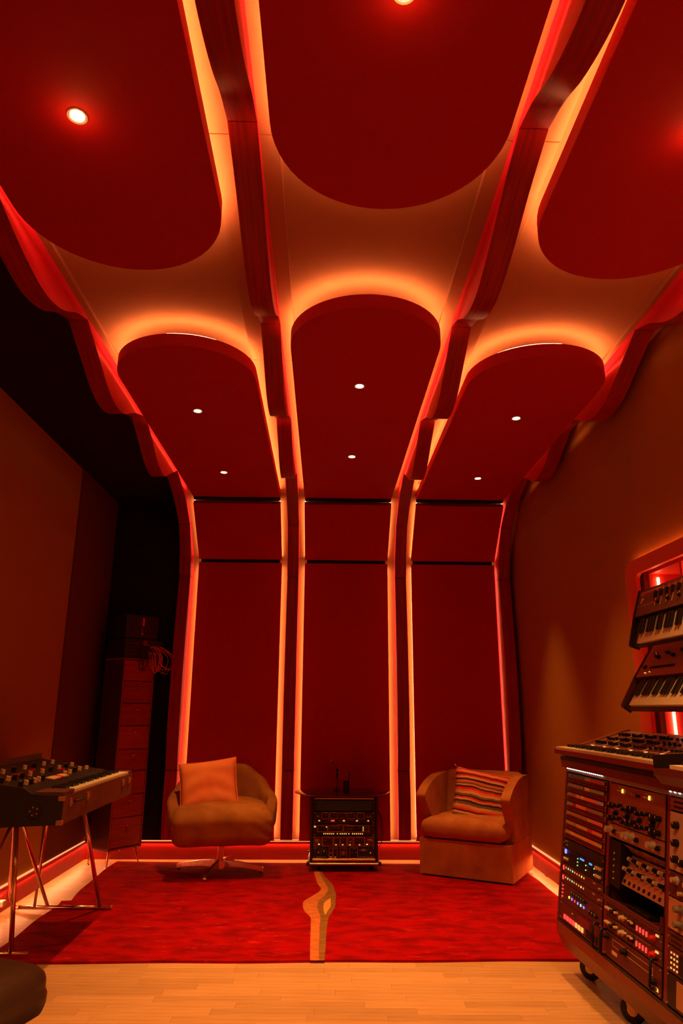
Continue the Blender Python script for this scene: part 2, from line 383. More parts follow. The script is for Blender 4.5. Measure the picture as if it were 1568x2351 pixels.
# ------------------------------------------------------------ rug
def rug_mat():
    m = bpy.data.materials.new('red_rug'); m.use_nodes = True; nt = m.node_tree; b = nt.nodes['Principled BSDF']; L = nt.links.new
    b.inputs['Roughness'].default_value = .95; b.inputs['Specular IOR Level'].default_value = .05; b.inputs['Sheen Weight'].default_value = 0
    tc = nt.nodes.new('ShaderNodeTexCoord')
    def nz(sc, st, det=4, dist=0):
        mp = nt.nodes.new('ShaderNodeMapping'); mp.inputs['Scale'].default_value = st
        n = nt.nodes.new('ShaderNodeTexNoise'); n.inputs['Scale'].default_value = sc; n.inputs['Detail'].default_value = det; n.inputs['Distortion'].default_value = dist
        L(tc.outputs['Object'], mp.inputs[0]); L(mp.outputs[0], n.inputs[0]); return n
    a = nz(6, (1, 1.9, 1), 6, .3); r1 = nt.nodes.new('ShaderNodeValToRGB')
    r1.color_ramp.elements[0].position = .36; r1.color_ramp.elements[0].color = (.20, .0008, .0008, 1)
    r1.color_ramp.elements[1].position = .6; r1.color_ramp.elements[1].color = (.36, .0012, .001, 1)
    L(a.outputs['Fac'], r1.inputs[0])
    c = nz(11, (1, 2.4, 1), 9, .8); r2 = nt.nodes.new('ShaderNodeValToRGB')
    r2.color_ramp.elements[0].position = .60; r2.color_ramp.elements[0].color = (0, 0, 0, 1); r2.color_ramp.elements[1].position = .72; r2.color_ramp.elements[1].color = (.55, .55, .55, 1)
    L(c.outputs['Fac'], r2.inputs[0])
    mx = nt.nodes.new('ShaderNodeMix'); mx.data_type = 'RGBA'; mx.inputs['B'].default_value = (.62, .02, .006, 1)
    L(r2.outputs[0], mx.inputs['Factor']); L(r1.outputs[0], mx.inputs['A']); L(mx.outputs['Result'], b.inputs['Base Color'])
    p = nz(420, (1, 1, 1), 2); bp = nt.nodes.new('ShaderNodeBump'); bp.inputs['Strength'].default_value = .5; bp.inputs['Distance'].default_value = .004
    L(p.outputs['Fac'], bp.inputs['Height']); L(bp.outputs[0], b.inputs['Normal']); return m
t = empty('area_rug', (-.1, 5.2, 0), 'big mottled red rug with a wavy tan and olive stripe down its middle', 'rug')
T0 = Matrix.Translation((.1, -5.2, 0))
edge = []
for i in range(len(RUGP)):
    a, c = Vector(RUGP[i]), Vector(RUGP[(i+1) % len(RUGP)]); k = max(2, int((c-a).length/.12))
    for j in range(k):
        p = a.lerp(c, j/k); edge.append((p.x+.008*math.sin(p.y*9), p.y+.006*math.sin(p.x*7+1)))
bm = B(); prism(bm, edge, .0005, .012); bm.transform(T0); fin('pile', bm, rug_mat(), t)
def ribbon(name, left, right, z, m):
    bm = B(); l = smoothcurve(left, 4); r = smoothcurve(right, 4)
    A = [bm.verts.new((x, y, z)) for x, y in l]; C = [bm.verts.new((x, y, z)) for x, y in r]
    A2 = [bm.verts.new((x, y, .010)) for x, y in l]; C2 = [bm.verts.new((x, y, .010)) for x, y in r]
    for j in range(len(A)-1):
        bm.faces.new((A[j], C[j], C[j+1], A[j+1])); bm.faces.new((A2[j], A[j], A[j+1], A2[j+1])); bm.faces.new((C[j], C2[j], C2[j+1], C[j+1]))
    bm.transform(T0); fin(name, bm, m, t)
TANW = mat('tan_wool', (.58, .17, .045), .95, bump=(300, .4), var=((.44, .10, .025), 16, (1, 2.5, 1)), spec=.05)
OLW = mat('olive_wool', (.20, .075, .02), .95, bump=(300, .4), var=((.28, .12, .03), 12, (1, 4, 1)), spec=.05)
PALEW = mat('pale_wool', (.72, .27, .06), .95, bump=(300, .4), spec=.05)
ys = [6.2, 5.93, 5.62, 5.46, 5.30, 5.15, 5.03, 4.9, 4.78, 4.6, 4.4, 4.2, 4.02]
lf = [-.075, -.058, -.03, -.005, -.055, -.115, -.120, -.105, -.068, -.062, -.060, -.058, -.055]
md = [-.03, -.015, .028, .045, .022, -.018, -.028, -.018, -.006, -.010, -.010, -.012, -.008]
rt = [.01, .008, .075, .088, .098, .092, .088, .068, .045, .034, .028, .024, .018]
ribbon('tan_stripe', list(zip(lf, ys)), list(zip(md, ys)), .0135, TANW)
ribbon('olive_stripe', list(zip(md, ys)), list(zip(rt, ys)), .0133, OLW)
yy = [5.22, 5.12, 5.02, 4.92, 4.83]
ribbon('pale_patch', list(zip([.058, .02, .012, .014, .022], yy)), list(zip([.060, .060, .058, .040, .026], yy)), .0142, PALEW)
# ------------------------------------------------------------ common small materials
CHROME = mat('chrome', (.85, .55, .42), .16, 1)
BLACKP = mat('black_plastic', (.014, .007, .005), .4, spec=.3)
BLACKM = mat('black_metal', (.030, .018, .014), .38, .3)
SILVER = mat('brushed_silver', (.62, .45, .36), .35, .8)
KEYW = mat('ivory_key', (.78, .58, .36), .35)
KEYB = mat('ebony_key', (.010, .008, .007), .3)
INK = mat('cream_print', (1, .66, .34), .7)
OLIVE = mat('rust_velvet', (.42, .15, .035), .9, bump=(150, .3), var=((.31, .095, .022), 7), spec=.1)
RUST = mat('copper_velvet', (.54, .17, .045), .9, bump=(150, .3), var=((.41, .11, .03), 7), spec=.1)
# ------------------------------------------------------------ cushions
def cushion_mesh(bm, w, h, T, pinch=.05, n=22, seed=0):
    """rows in local x (width) / z (height), puffed along y"""
    for s in (-1, 1):
        g = [[None]*(n+1) for _ in range(n+1)]
        for i in range(n+1):
            for j in range(n+1):
                u, v = 2*i/n-1, 2*j/n-1
                x = u*w/2*(1-pinch*(1-v*v)); z = v*h/2*(1-pinch*(1-u*u))
                k = max(0, (1-u**4))*max(0, (1-v**4)); th = T/2*k**.45
                e = max(abs(u), abs(v))
                wr = .006*math.sin(9*v+4*u*u+seed)*k*(.4+abs(u)) + .004*mnoise.noise(Vector((u*4+seed, v*4, 0)))*k
                g[i][j] = bm.verts.new((x, s*(th+wr+.002), z))
        for i in range(n):
            for j in range(n): bm.faces.new((g[i][j], g[i+1][j], g[i+1][j+1], g[i][j+1]))
    bmesh.ops.remove_doubles(bm, verts=bm.verts, dist=.0055)
def piping(bm, w, h, pinch, r=.005, n=20):
    pts = []
    for (a, c) in (((-1, -1), (1, -1)), ((1, -1), (1, 1)), ((1, 1), (-1, 1)), ((-1, 1), (-1, -1))):
        for i in range(n):
            u = a[0]+(c[0]-a[0])*i/n; v = a[1]+(c[1]-a[1])*i/n
            pts.append((u*w/2*(1-pinch*(1-v*v)), 0, v*h/2*(1-pinch*(1-u*u))))
    tube(bm, pts, r, 6, closed=True)
# ------------------------------------------------------------ swivel chair
c0 = Matrix.Translation((-.80, 6.03, 0))@Matrix.Rotation(math.radians(9), 4, 'Z')
t = empty('swivel_chair', c0, 'low button-tufted brown velvet tub chair on a chrome four-star swivel base', 'chair')
def seatwarp(p):
    x, y, z = p
    front = max(0, -y)/.36
    q = max(0, min(1, (z/.14+1)/2)); q = q*q*(3-2*q)
    z = z + .035*(1-(x/.40)**2)*(.2+.8*q) - .05*front**3*q + .01*front*(1-q)
    x = x*(1+.05*front)
    z += .003*mnoise.noise(Vector((x*9, y*9, z*5)))
    kk = 1-q; x *= 1-.03*kk; y *= 1-.05*kk
    # gathers at the front right corner
    if x > .2 and y < -.2: y += .007*math.sin((x*.7+z)*75)*min(1, (x-.2)*8)*(1 if z < .08 else .2)
    return (x, y, z)
bm = B(); softbox(bm, (.372, .352, .140), .080, 14, seatwarp); bm.transform(Matrix.Translation((0, -.02, .362)))
fin('seat', bm, OLIVE, t, smooth='all')
# tub back: swept closed section, tufted
n = 46; rings = []
for i in range(n+1):
    a = math.radians(-112+224*i/n); A = abs(a)
    bx, by = math.sin(a)*.385, math.cos(a)*.33+.015
    nx, ny = math.sin(a), math.cos(a)
    q = A/math.radians(112)
    KN = [(0, .785), (.22, .775), (.42, .69), (.60, .590), (.78, .545), (.92, .52), (1.001, .44)]
    for (qa, ta), (qb, tb) in zip(KN[:-1], KN[1:]):
        if qa <= q <= qb: k_ = (q-qa)/(qb-qa); k_ = k_*k_*(3-2*k_)*.5+k_*.5; top = ta+(tb-ta)*k_
    bot = .33; th = .058*(1-.25*q)
    flute = 1+.10*math.cos(a*11); sec = []
    m_ = 18
    for j in range(m_):
        b = 2*math.pi*j/m_; cz = math.sin(b); cr = math.cos(b)
        z = (top+bot)/2+(top-bot)/2*math.copysign(abs(cz)**.42, cz)
        r = th*math.copysign(abs(cr)**.6, cr)*(flute if cr < 0 else 1)
        lean = .06*max(0, (z-.4)/.4)*(1-q*.5)
        sec.append((bx+nx*(r+lean), by+ny*(r+lean), z))
    rings.append(sec)
bm = B(); loft(bm, rings); fin('backrest', bm, OLIVE, t, smooth='all')
for a, z in [(-38, .60), (38, .60), (58, .53), (14, .66), (-14, .66), (-58, .53)]:
    a = math.radians(a); rr = .290+.05*(z-.4)/.4; bm = B(); ball(bm, (math.sin(a)*(rr+.055), math.cos(a)*(rr)+.015, z), .011, n=8); fin('button', bm, OLIVE, t, smooth='all')
for a in (-62, -84, -40, 40, 64, 86):     # sewn flutes
    a = math.radians(a); bm = B()
    tube(bm, [(math.sin(a)*(.385-.062+.0)+math.sin(a)*.03*k, math.cos(a)*(.33-.062)+.015+math.cos(a)*.03*k, .44+.13*k) for k in (0, .33, .66, 1)], .0035, 6); fin('seam', bm, OLIVE, t, smooth='all')
bm = B(); cyl(bm, (0, 0, .09), (0, 0, .27), .026, .026, 20); fin('column', bm, CHROME, t, smooth=True)
bm = B(); cyl(bm, (0, 0, .035), (0, 0, .095), .05, .045, 20); fin('hub', bm, CHROME, t, smooth=True)
for k in range(4):
    a = math.radians(-100+90*k-9); bm = B(); d = Vector((math.cos(a), math.sin(a), 0)); s = Vector((-d.y, d.x, 0))
    rings = []
    for r_, zt, zb, hw in ((.03, .095, .045, .020), (.15, .088, .050, .018), (.30, .066, .036, .015), (.345, .056, .024, .014), (.352, .046, .020, .012)):
        rings.append([tuple(d*r_+s*hw+Vector((0, 0, zb))), tuple(d*r_-s*hw+Vector((0, 0, zb))), tuple(d*r_-s*hw*.8+Vector((0, 0, zt))), tuple(d*r_+s*hw*.8+Vector((0, 0, zt)))])
    loft(bm, rings); bevel_all(bm, .003, 2, 40); lg = fin('leg', bm, CHROME, t, smooth=True)
    bm = B(); cyl(bm, tuple(d*.335+Vector((0, 0, .012))), tuple(d*.335+Vector((0, 0, .026))), .011, n=10); fin('glide', bm, BLACKP, lg, smooth=True)
CORAL = mat('orange_linen', (.95, .26, .07), .85, bump=(240, .3), var=((.88, .19, .05), 5))
t = empty('cushion', Matrix.Translation((-.915, 5.99, .635))@Matrix.Rotation(math.radians(6), 4, 'Z')@Matrix.Rotation(math.radians(-7), 4, 'Y')@Matrix.Rotation(math.radians(-20), 4, 'X'),
          'plain orange square cushion propped on the swivel tub chair', 'cushion')
bm = B(); cushion_mesh(bm, .46, .40, .15, .05); fin('cover', bm, CORAL, t, smooth='all')
bm = B(); piping(bm, .46, .40, .05); fin('piping', bm, CORAL, t, smooth='all')
# ------------------------------------------------------------ boxy armchair
A_ = math.radians(-29.5); c1 = Matrix.Translation((.757, 5.925, .012))@Matrix.Rotation(A_, 4, 'Z')
t = empty('armchair', c1, 'boxy copper brown velvet armchair with curved wings and a skirted base', 'armchair')
W, Dp = .725, .60
bm = B(); prism(bm, [(0, 0), (W, 0), (W, Dp), (0, Dp)], .012, .262); bevel_all(bm, .018, 3)
fin('base', bm, RUST, t, smooth=True)
bm = B(); box(bm, (.02, .02, -.0005), (W-.02, Dp-.02, .014)); fin('plinth', bm, BLACKP, t)
def cw(p):
    x, y, z = p; z += .022*(1-(x/.34)**2)*(1-(y/.3)**2)*max(0, min(1, (z/.07+1)/2)) + .003*mnoise.noise(Vector((x*8, y*8, z*8)))
    kf = min(1, max(0, (-y-.10)/.05)); kf = kf*kf*(3-2*kf)
    return (x*(1+.085*kf)*(1-.02*abs(z)/.07), y*(1.04), z)
bm = B(); softbox(bm, (.318, .285, .070), .062, 12, cw); bm.transform(Matrix.Translation((W/2-.012, .265, .338))); fin('seat_cushion', bm, RUST, t, smooth='all')
def wing(x0, flare):
    prof = smoothcurve([(.10, .262), (.125, .31), (.125, .37), (.08, .44), (.02, .51), (-.012, .57), (.02, .605), (.12, .655), (.28, .70), (.46, .715)], 5)
    out = prof+[(.575, .715), (.60, .262)]
    bm = B(); prism(bm, out, -.036, .036, 'X'); bevel_all(bm, .016, 3, 40)
    for v in bm.verts:
        k = max(0, v.co.z-.26)/.5; f = max(0, .4-v.co.y)/.4
        v.co.x += flare*(.012*k+.012*k*f)
    bm.transform(Matrix.Translation((x0, 0, 0))); fin('wing', bm, RUST, t, smooth=True)
wing(.040, -1); wing(W-.040, 1)
bm = B()
def bw(p):
    x, y, z = p; return (x, y+.07*(z/.25)+.05*(1-(x/.35)**2), z-.0*(x/.35)**2)
softbox(bm, (.330, .062, .232), .05, 12, bw); bm.transform(Matrix.Translation((W/2, .505, .500))); fin('backrest', bm, RUST, t, smooth='all')
# striped cushion
def stripe_mat():
    m = bpy.data.materials.new('striped_cloth'); m.use_nodes = True; nt = m.node_tree; b = nt.nodes['Principled BSDF']; L = nt.links.new
    b.inputs['Roughness'].default_value = .9
    tc = nt.nodes.new('ShaderNodeTexCoord'); sp = nt.nodes.new('ShaderNodeSeparateXYZ'); L(tc.outputs['Object'], sp.inputs[0])
    n = nt.nodes.new('ShaderNodeTexNoise'); n.inputs['Scale'].default_value = 3.2; n.inputs['Detail'].default_value = 3
    mp = nt.nodes.new('ShaderNodeMapping'); mp.inputs['Scale'].default_value = (2.2, 1, .8); L(tc.outputs['Object'], mp.inputs[0]); L(mp.outputs[0], n.inputs[0])
    ad = nt.nodes.new('ShaderNodeMath'); ad.operation = 'MULTIPLY_ADD'; ad.inputs[1].default_value = .055; L(n.outputs['Fac'], ad.inputs[0]); L(sp.outputs['Z'], ad.inputs[2])
    mr = nt.nodes.new('ShaderNodeMapRange'); mr.inputs['From Min'].default_value = -.18; mr.inputs['From Max'].default_value = .24; L(ad.outputs[0], mr.inputs[0])
    cr = nt.nodes.new('ShaderNodeValToRGB'); cr.color_ramp.interpolation = 'CONSTANT'
    R_, K_, T_, O_, G_ = (.75, .02, .02, 1), (.07, .01, .008, 1), (.80, .36, .13, 1), (.85, .16, .04, 1), (.22, .12, .05, 1)
    seq = [R_, T_, K_, G_, T_, K_, R_, O_, T_, G_, K_, T_, R_, K_, G_, T_, O_, R_, K_, T_, G_, O_, K_, T_, R_, K_, R_, T_, R_, O_]
    e = cr.color_ramp.elements; e[0].color = seq[0]; e[0].position = 0; e[1].position = 1/len(seq); e[1].color = seq[1]
    for i in range(2, len(seq)):
        q = e.new(min(.99, i/len(seq)+.008*math.sin(i*5.3))); q.color = seq[i]
    L(mr.outputs[0], cr.inputs[0]); L(cr.outputs[0], b.inputs['Base Color']); return m
t = empty('cushion', c1@Matrix.Translation((.41, .35, .535))@Matrix.Rotation(math.radians(11), 4, 'Y')@Matrix.Rotation(math.radians(24), 4, 'Z')@Matrix.Rotation(math.radians(-22), 4, 'X'),
          'striped red, tan and black square cushion leaning in the boxy armchair', 'cushion')
bm = B(); cushion_mesh(bm, .47, .43, .13, .05, seed=2); SM = stripe_mat(); fin('cover', bm, SM, t, smooth='all')
for sx_, sz_ in ((-1, -1), (1, -1), (1, 1), (-1, 1)):
    bm = B(); tube(bm, [(sx_*.230, 0, sz_*.210), (sx_*.240, 0, sz_*.221), (sx_*.243, .003, sz_*.229)], .003, 5); fin('corner_tassel', bm, INK, t)
# ------------------------------------------------------------ rack unit kit (panel frame: x right, y up, z out of the panel)
def panel_unit(name, M, w, h, lab, cat, group, m, depth=.2, ears=True):
    t = empty(name, M, lab, cat, group)
    bm = B(); box(bm, (.001, .001, -.003), (w-.001, h-.001, .0015), .0008); fin('faceplate', bm, m, t)
    bm = B(); box(bm, (.02, .004, -depth), (w-.02, h-.004, -.0031)); fin('chassis', bm, BLACKM, t)
    if ears:
        for x in (.008, w-.008):
            for y in ((.008, h-.008) if h > .06 else (h/2,)):
                bm = B(); cyl(bm, (x, y, .0015), (x, y, .004), .0035, n=8); fin('screw', bm, SILVER, t)
    return t
def knob(t, x, y, r, m=BLACKP, d=.014, cap=None, name='knob'):
    bm = B(); cyl(bm, (x, y, .0015), (x, y, .0015+d), r, r*.88, 12); box(bm, (x-r*.12, y+r*.2, .0015+d), (x+r*.12, y+r*.9, .0025+d), mi=1)
    return fin(name, bm, [m, cap or INK], t, smooth=True)
def knob3(t, x, y, r, m, d=.02):
    bm = B(); cyl(bm, (x, y, .0015), (x, y, .006), r, r, 14); cyl(bm, (x, y, .006), (x, y, .006+d), r*.72, r*.6, 14); return fin('knob', bm, m, t, smooth=True)
def frame_line(t, x0, y0, x1, y1, wl=.002, m=INK, name='printed_frame'):
    bm = B(); z = .0019
    for a in ((x0, y0, x1, y0+wl), (x0, y1-wl, x1, y1), (x0, y0, x0+wl, y1), (x1-wl, y0, x1, y1)): box(bm, (a[0], a[1], .0012), (a[2], a[3], z))
    return fin(name, bm, m, t)
def label(t, s, x, y, size, m=INK, align='CENTER', z=.0018, name='lettering'):
    cu = bpy.data.curves.new('lettering', 'FONT'); cu.body = s; cu.size = size; cu.align_x = align; cu.align_y = 'CENTER'; cu.extrude = .0002; cu.resolution_u = 1
    o = bpy.data.objects.new('tmp', cu); COL.objects.link(o); bpy.context.view_layer.update()
    me = bpy.data.meshes.new_from_object(o.evaluated_get(bpy.context.evaluated_depsgraph_get())); bpy.data.objects.remove(o)
    me.materials.clear(); me.materials.append(m); me.name = name
    return link(name, me, t, (x, y, z))
def button(t, x, y, w_, h_, m, name='button', d=.004):
    bm = B(); box(bm, (x-w_/2, y-h_/2, .0012), (x+w_/2, y+h_/2, .0015+d), .0006); return fin(name, bm, m, t)
def dots(t, pts, m, r=.002, name='indicator_dots', d=.003):
    bm = B()
    for x, y in pts: box(bm, (x-r, y-r, .0012), (x+r, y+r, .0015+d))
    o = fin(name, bm, m, t); o['kind'] = 'stuff'; return o
LIT = lambda n, c, s: mat(n, c, .4, emit=c, es=s)
GRN = LIT('green_indicator', (.15, 1, .35), 2.5); BLU = LIT('blue_indicator', (.12, .15, 1), 3); YEL = LIT('yellow_indicator', (1, .75, .06), 3)
REDL = LIT('red_indicator', (1, .04, .03), 2); AMB = LIT('amber_indicator', (1, .5, .12), .8); CYN = LIT('cyan_display', (.05, .3, 1), 1.4)
PANK = mat('black_faceplate', (.020, .007, .005), .45, .1); PANR = mat('dark_red_faceplate', (.11, .014, .010), .45)
# ------------------------------------------------------------ centre cart with four units and a glass top
CY = 6.02
t = empty('equipment_cart', (.17, CY+.22, 0), 'black wheeled rack cart with brass edging between the two armchairs', 'equipment rack')
def C_(lo, hi, m, name, bev=.003): 
    bm = B(); box(bm, (lo[0]-.17, lo[1]-CY-.22, lo[2]), (hi[0]-.17, hi[1]-CY-.22, hi[2]), bev); return fin(name, bm, m, t)
BRASS = mat('brass_edging', (.75, .34, .14), .3, .9)
xl, xr = -.098, .440
C_((xl, CY, .085), (xl+.018, CY+.42, .560), BLACKM, 'side_panel'); C_((xr-.018, CY, .085), (xr, CY+.42, .560), BLACKM, 'side_panel')
C_((xl, CY, .545), (xr, CY+.42, .563), BLACKM, 'top_panel'); C_((xl+.018, CY+.40, .085), (xr-.018, CY+.42, .545), BLACKP, 'back_panel')
C_((xl+.018, CY+.005, .085), (xl+.032, CY+.02, .545), BLACKM, 'rack_rail'); C_((xr-.032, CY+.005, .085), (xr-.018, CY+.02, .545), BLACKM, 'rack_rail')
C_((xl+.03, CY-.004, .537), (xr-.03, CY+.004, .549), BRASS, 'trim_bar'); C_((xl+.02, CY-.006, .084), (xr-.02, CY+.004, .104), BRASS, 'trim_bar')
C_((xl-.016, CY-.02, .060), (xr+.016, CY+.43, .078), BLACKM, 'base_tray'); C_((xl-.002, CY-.024, .062), (xr+.002, CY-.018, .076), BRASS, 'tray_edging')
for x in (xl-.012, xr+.012): 
    for y_ in (CY-.012, CY+.42): C_((x-.012, y_-.012, .056), (x+.012, y_+.012, .086), BLACKP, 'corner_cap')
def caster(t, x, y, r, w_, rot=0, ztop=.06, mf=BLACKM, mw=BLACKP, name='caster'):
    c = link(name, None, t, Matrix.Translation((x, y, 0))@Matrix.Rotation(rot, 4, 'Z'))
    bm = B(); rings = []
    prof = [(-w_/2, r*.45), (-w_/2, r*.85), (-w_/2*.7, r), (w_/2*.7, r), (w_/2, r*.85), (w_/2, r*.45)]
    rings = [[(px, rr*math.cos(2*math.pi*j/18), r+rr*math.sin(2*math.pi*j/18)) for j in range(18)] for px, rr in prof]
    loft(bm, rings); fin('wheel', bm, mw, c, smooth=True)
    bm = B(); cyl(bm, (-w_/2-.001, 0, r), (w_/2+.001, 0, r), r*.42, n=14); fin('wheel_hub', bm, SILVER, c, smooth=True)
    bm = B()
    for s in (-1, 1): prism(bm, [(-r*.25, r*.7), (r*.25, r*.7), (r*.55, ztop-.006), (-r*.4, ztop-.006)], s*(w_/2+.002), s*(w_/2+.005), 'X')
    box(bm, (-w_/2-.006, -r*.45, ztop-.007), (w_/2+.006, r*.6, ztop)); fin('fork', bm, mf, c)
    return c
for x in (-.2, .22):
    for y_ in (-.17, .15): caster(t, x, y_, .024, .022, .2)
# z .0 of wheels is on the rug
for o in t.children:
    if o.name.startswith('caster'): o.location.z = .0125
Mf = lambda x, z, y=CY-.001: Matrix(((1, 0, 0, x), (0, 0, -1, y), (0, 1, 0, z), (0, 0, 0, 1)))
PX0, PW = -.072, .484
# top dark drawer
u = panel_unit('rack_unit', Mf(PX0, .451), PW, .083, 'blank black recessed drawer at the top of the wheeled cart', 'rack unit', 'units in the wheeled cart', PANK, .15, False)
bm = B(); box(bm, (.02, .006, .0015), (PW-.02, .078, .003), .001); fin('drawer_front', bm, mat('smoked_front', (.008, .006, .006), .15), u)
bm = B()
for a in ((.02, .004, PW-.02, .007), (.02, .077, PW-.02, .080), (.017, .004, .020, .080), (PW-.020, .004, PW-.017, .080)): box(bm, (a[0], a[1], .002), (a[2], a[3], .005))
fin('drawer_rim', bm, BLACKM, u)
# unit 1
h = .088
u = panel_unit('rack_unit', Mf(PX0, .358), PW, h, 'black unit with four framed dials, below the blank drawer of the wheeled cart', 'rack unit', 'units in the wheeled cart', PANK, .15)
label(u, 'MODEL\n H910', .035, .052, .009); label(u, 'EVENTIDE\nCLOCK WORKS', .442, .052, .0075); label(u, 'HARMONIZER', .230, .078, .010); label(u, 'ANTIFEEDBACK', .230, .040, .0065)
for a, s in ((.063, 'INPUT LEVEL'), (.133, 'FEEDBACK'), (.268, 'MANUAL'), (.345, 'ANTI FEEDBACK')):
    frame_line(u, a, .035, a+.058, .083); label(u, s, a+.029, .078, .0055); knob(u, a+.029, .055, .013)
for x in (.045, .435): button(u, x, .022, .014, .009, AMB)
button(u, .153, .022, .028, .009, REDL); button(u, .241, .022, .016, .010, AMB); button(u, .345, .022, .016, .009, AMB)
label(u, 'OUT ONLY  DELAY  .15  .30', .30, .026, .005); dots(u, [(.09+.013*i, .010) for i in range(14)], INK, .0012, 'printed_dots'); dots(u, [(.12+.01*i, .024) for i in range(3)]+[(.20+.012*i, .023) for i in range(3)], SILVER, .002, 'toggle_row')
# unit 2
u = panel_unit('rack_unit', Mf(PX0, .268), PW, .088, 'black unit with rows of small lit keys, second in the wheeled cart', 'rack unit', 'units in the wheeled cart', PANK, .15)
label(u, 'EVENTIDE HARMONIZER', .235, .083, .0085); frame_line(u, .032, .030, .110, .077); frame_line(u, .115, .030, .234, .077); frame_line(u, .240, .030, .442, .077)
label(u, 'INPUT', .070, .071, .006); label(u, 'LEVEL   DELAY   MIX', .175, .071, .006); label(u, 'PITCH CONTROL', .300, .071, .006); label(u, 'MANUAL', .365, .071, .006)
knob(u, .085, .052, .013); knob(u, .355, .050, .014); button(u, .103, .066, .010, .008, AMB); button(u, .012, .068, .016, .012, AMB)
dots(u, [(.128+.012*i, .060) for i in range(8)]+[(.128+.018*i, .036) for i in range(6)], INK, .0018, 'printed_dots')
button(u, .290, .052, .06, .018, mat('smoked_display', (.05, .004, .003), .2), 'display', .001)
for k in range(3): button(u, .395, .065-.012*k, .010, .007, AMB); label(u, '1 RANGE', .420, .065-.012*k, .005)
for x in [.083+.0155*i for i in range(6)]+[.190]+[.213+.0155*i for i in range(4)]+[.281]+[.31+.0155*i for i in range(6)]: button(u, x, .017, .009, .009, AMB)
label(u, '^', .435, .018, .012)
# unit 3
u = panel_unit('rack_unit', Mf(PX0, .190), PW, .088-.012, 'dark red unit with five framed control boxes, third in the wheeled cart', 'rack unit', 'units in the wheeled cart', PANR, .15)
label(u, 'INSTANT\nFLANGER\nFL 201', .030, .044, .0075); label(u, 'EVENTIDE\nCLOCK WORKS', .446, .050, .0075)
for a, c, s in ((.070, .158, 'OUTPUT  MODE'), (.163, .208, 'ENVELOPE'), (.214, .266, 'A     B'), (.273, .315, 'SOURCE'), (.320, .408, 'OSCILLATOR')):
    frame_line(u, a, .004, c, .072); label(u, s, (a+c)/2, .064, .0058)
for x in (.095, .133, .186, .240, .345, .382): knob(u, x, .040, .012)
knob(u, .294, .040, .007, SILVER, .012)
for x in (.045, .425): button(u, x, .018, .014, .009, AMB)
for x in (.180, .233, .290, .365): button(u, x, .015, .013, .007, AMB)
# unit 4
u = panel_unit('rack_unit', Mf(PX0, .105), PW, .083, 'black unit with a sunburst dial, lowest in the wheeled cart', 'rack unit', 'units in the wheeled cart', PANK, .15)
label(u, 'INSTANT PHASER', .064, .010, .0095); label(u, 'EVENTIDE CLOCKWORKS', .418, .010, .0095)
knob(u, .085, .045, .018); knob(u, .043, .045, .006, SILVER, .012); label(u, 'A', .022, .076, .01)
for a, c in ((.125, .155), (.159, .190), (.212, .265), (.288, .352)): frame_line(u, a, .002, c, .081)
label(u, 'MAIN', .140, .070, .006); label(u, 'ENVEL', .174, .070, .006); label(u, 'A  MANUAL  B', .238, .071, .0055); label(u, 'OSCILLATOR', .320, .070, .0058)
knob(u, .141, .042, .006, SILVER, .012); knob(u, .174, .040, .009); knob(u, .306, .040, .011); knob(u, .336, .040, .011)
bm = B()
for k in range(14):
    a = 2*math.pi*k/14; d = Vector((math.cos(a), math.sin(a), 0)); s_ = Vector((-d.y, d.x, 0))*.0007
    v = [bm.verts.new(Vector((.238, .040, .002))+d*r_+s_*q) for r_, q in ((.006, -1), (.020, -1), (.020, 1), (.006, 1))]; bm.faces.new(v)
ball(bm, (.238, .040, .003), .004, n=8); fin('sunburst_print', bm, INK, u)['kind'] = 'stuff'
bm = B()
for k in range(5):
    a = math.radians(30+30*k); cyl(bm, (.395+.006*math.cos(a), .052+.006*math.sin(a), .002), (.395+.022*math.cos(a), .052+.022*math.sin(a), .002), .0008, n=4)
fin('fan_print', bm, INK, u)['kind'] = 'stuff'; label(u, 'WIDTH', .372, .060, .006); label(u, 'RATE', .420, .060, .006); button(u, .452, .042, .006, .006, AMB); button(u, .140, .012, .008, .006, REDL); button(u, .174, .011, .008, .006, REDL)
dots(u, [(.085+.024*math.cos(math.radians(210-24*k)), .045+.024*math.sin(math.radians(210-24*k))) for k in range(11)], INK, .001, 'printed_dots')
# glass round top
GL = mat('smoked_glass', (.25, .05, .03), .03, spec=.8)
GL.node_tree.nodes['Principled BSDF'].inputs['Transmission Weight'].default_value = .92
t = empty('glass_tabletop', (.16, CY+.22, .568), 'round smoked glass top resting on the wheeled equipment cart', 'tabletop')
bm = B(); rings = [[(r*math.cos(2*math.pi*j/56), r*math.sin(2*math.pi*j/56), z) for j in range(56)] for r, z in ((.390, 0), (.395, .002), (.395, .005), (.391, .007))]
loft(bm, rings); fin('glass_disc', bm, GL, t, smooth=True)
for x, y_ in ((-.2, -.15), (.2, -.15), (-.2, .15), (.2, .15)):
    bm = B(); cyl(bm, (x, y_, -.005), (x, y_, .0002), .012, n=12); fin('pad', bm, BLACKP, t)
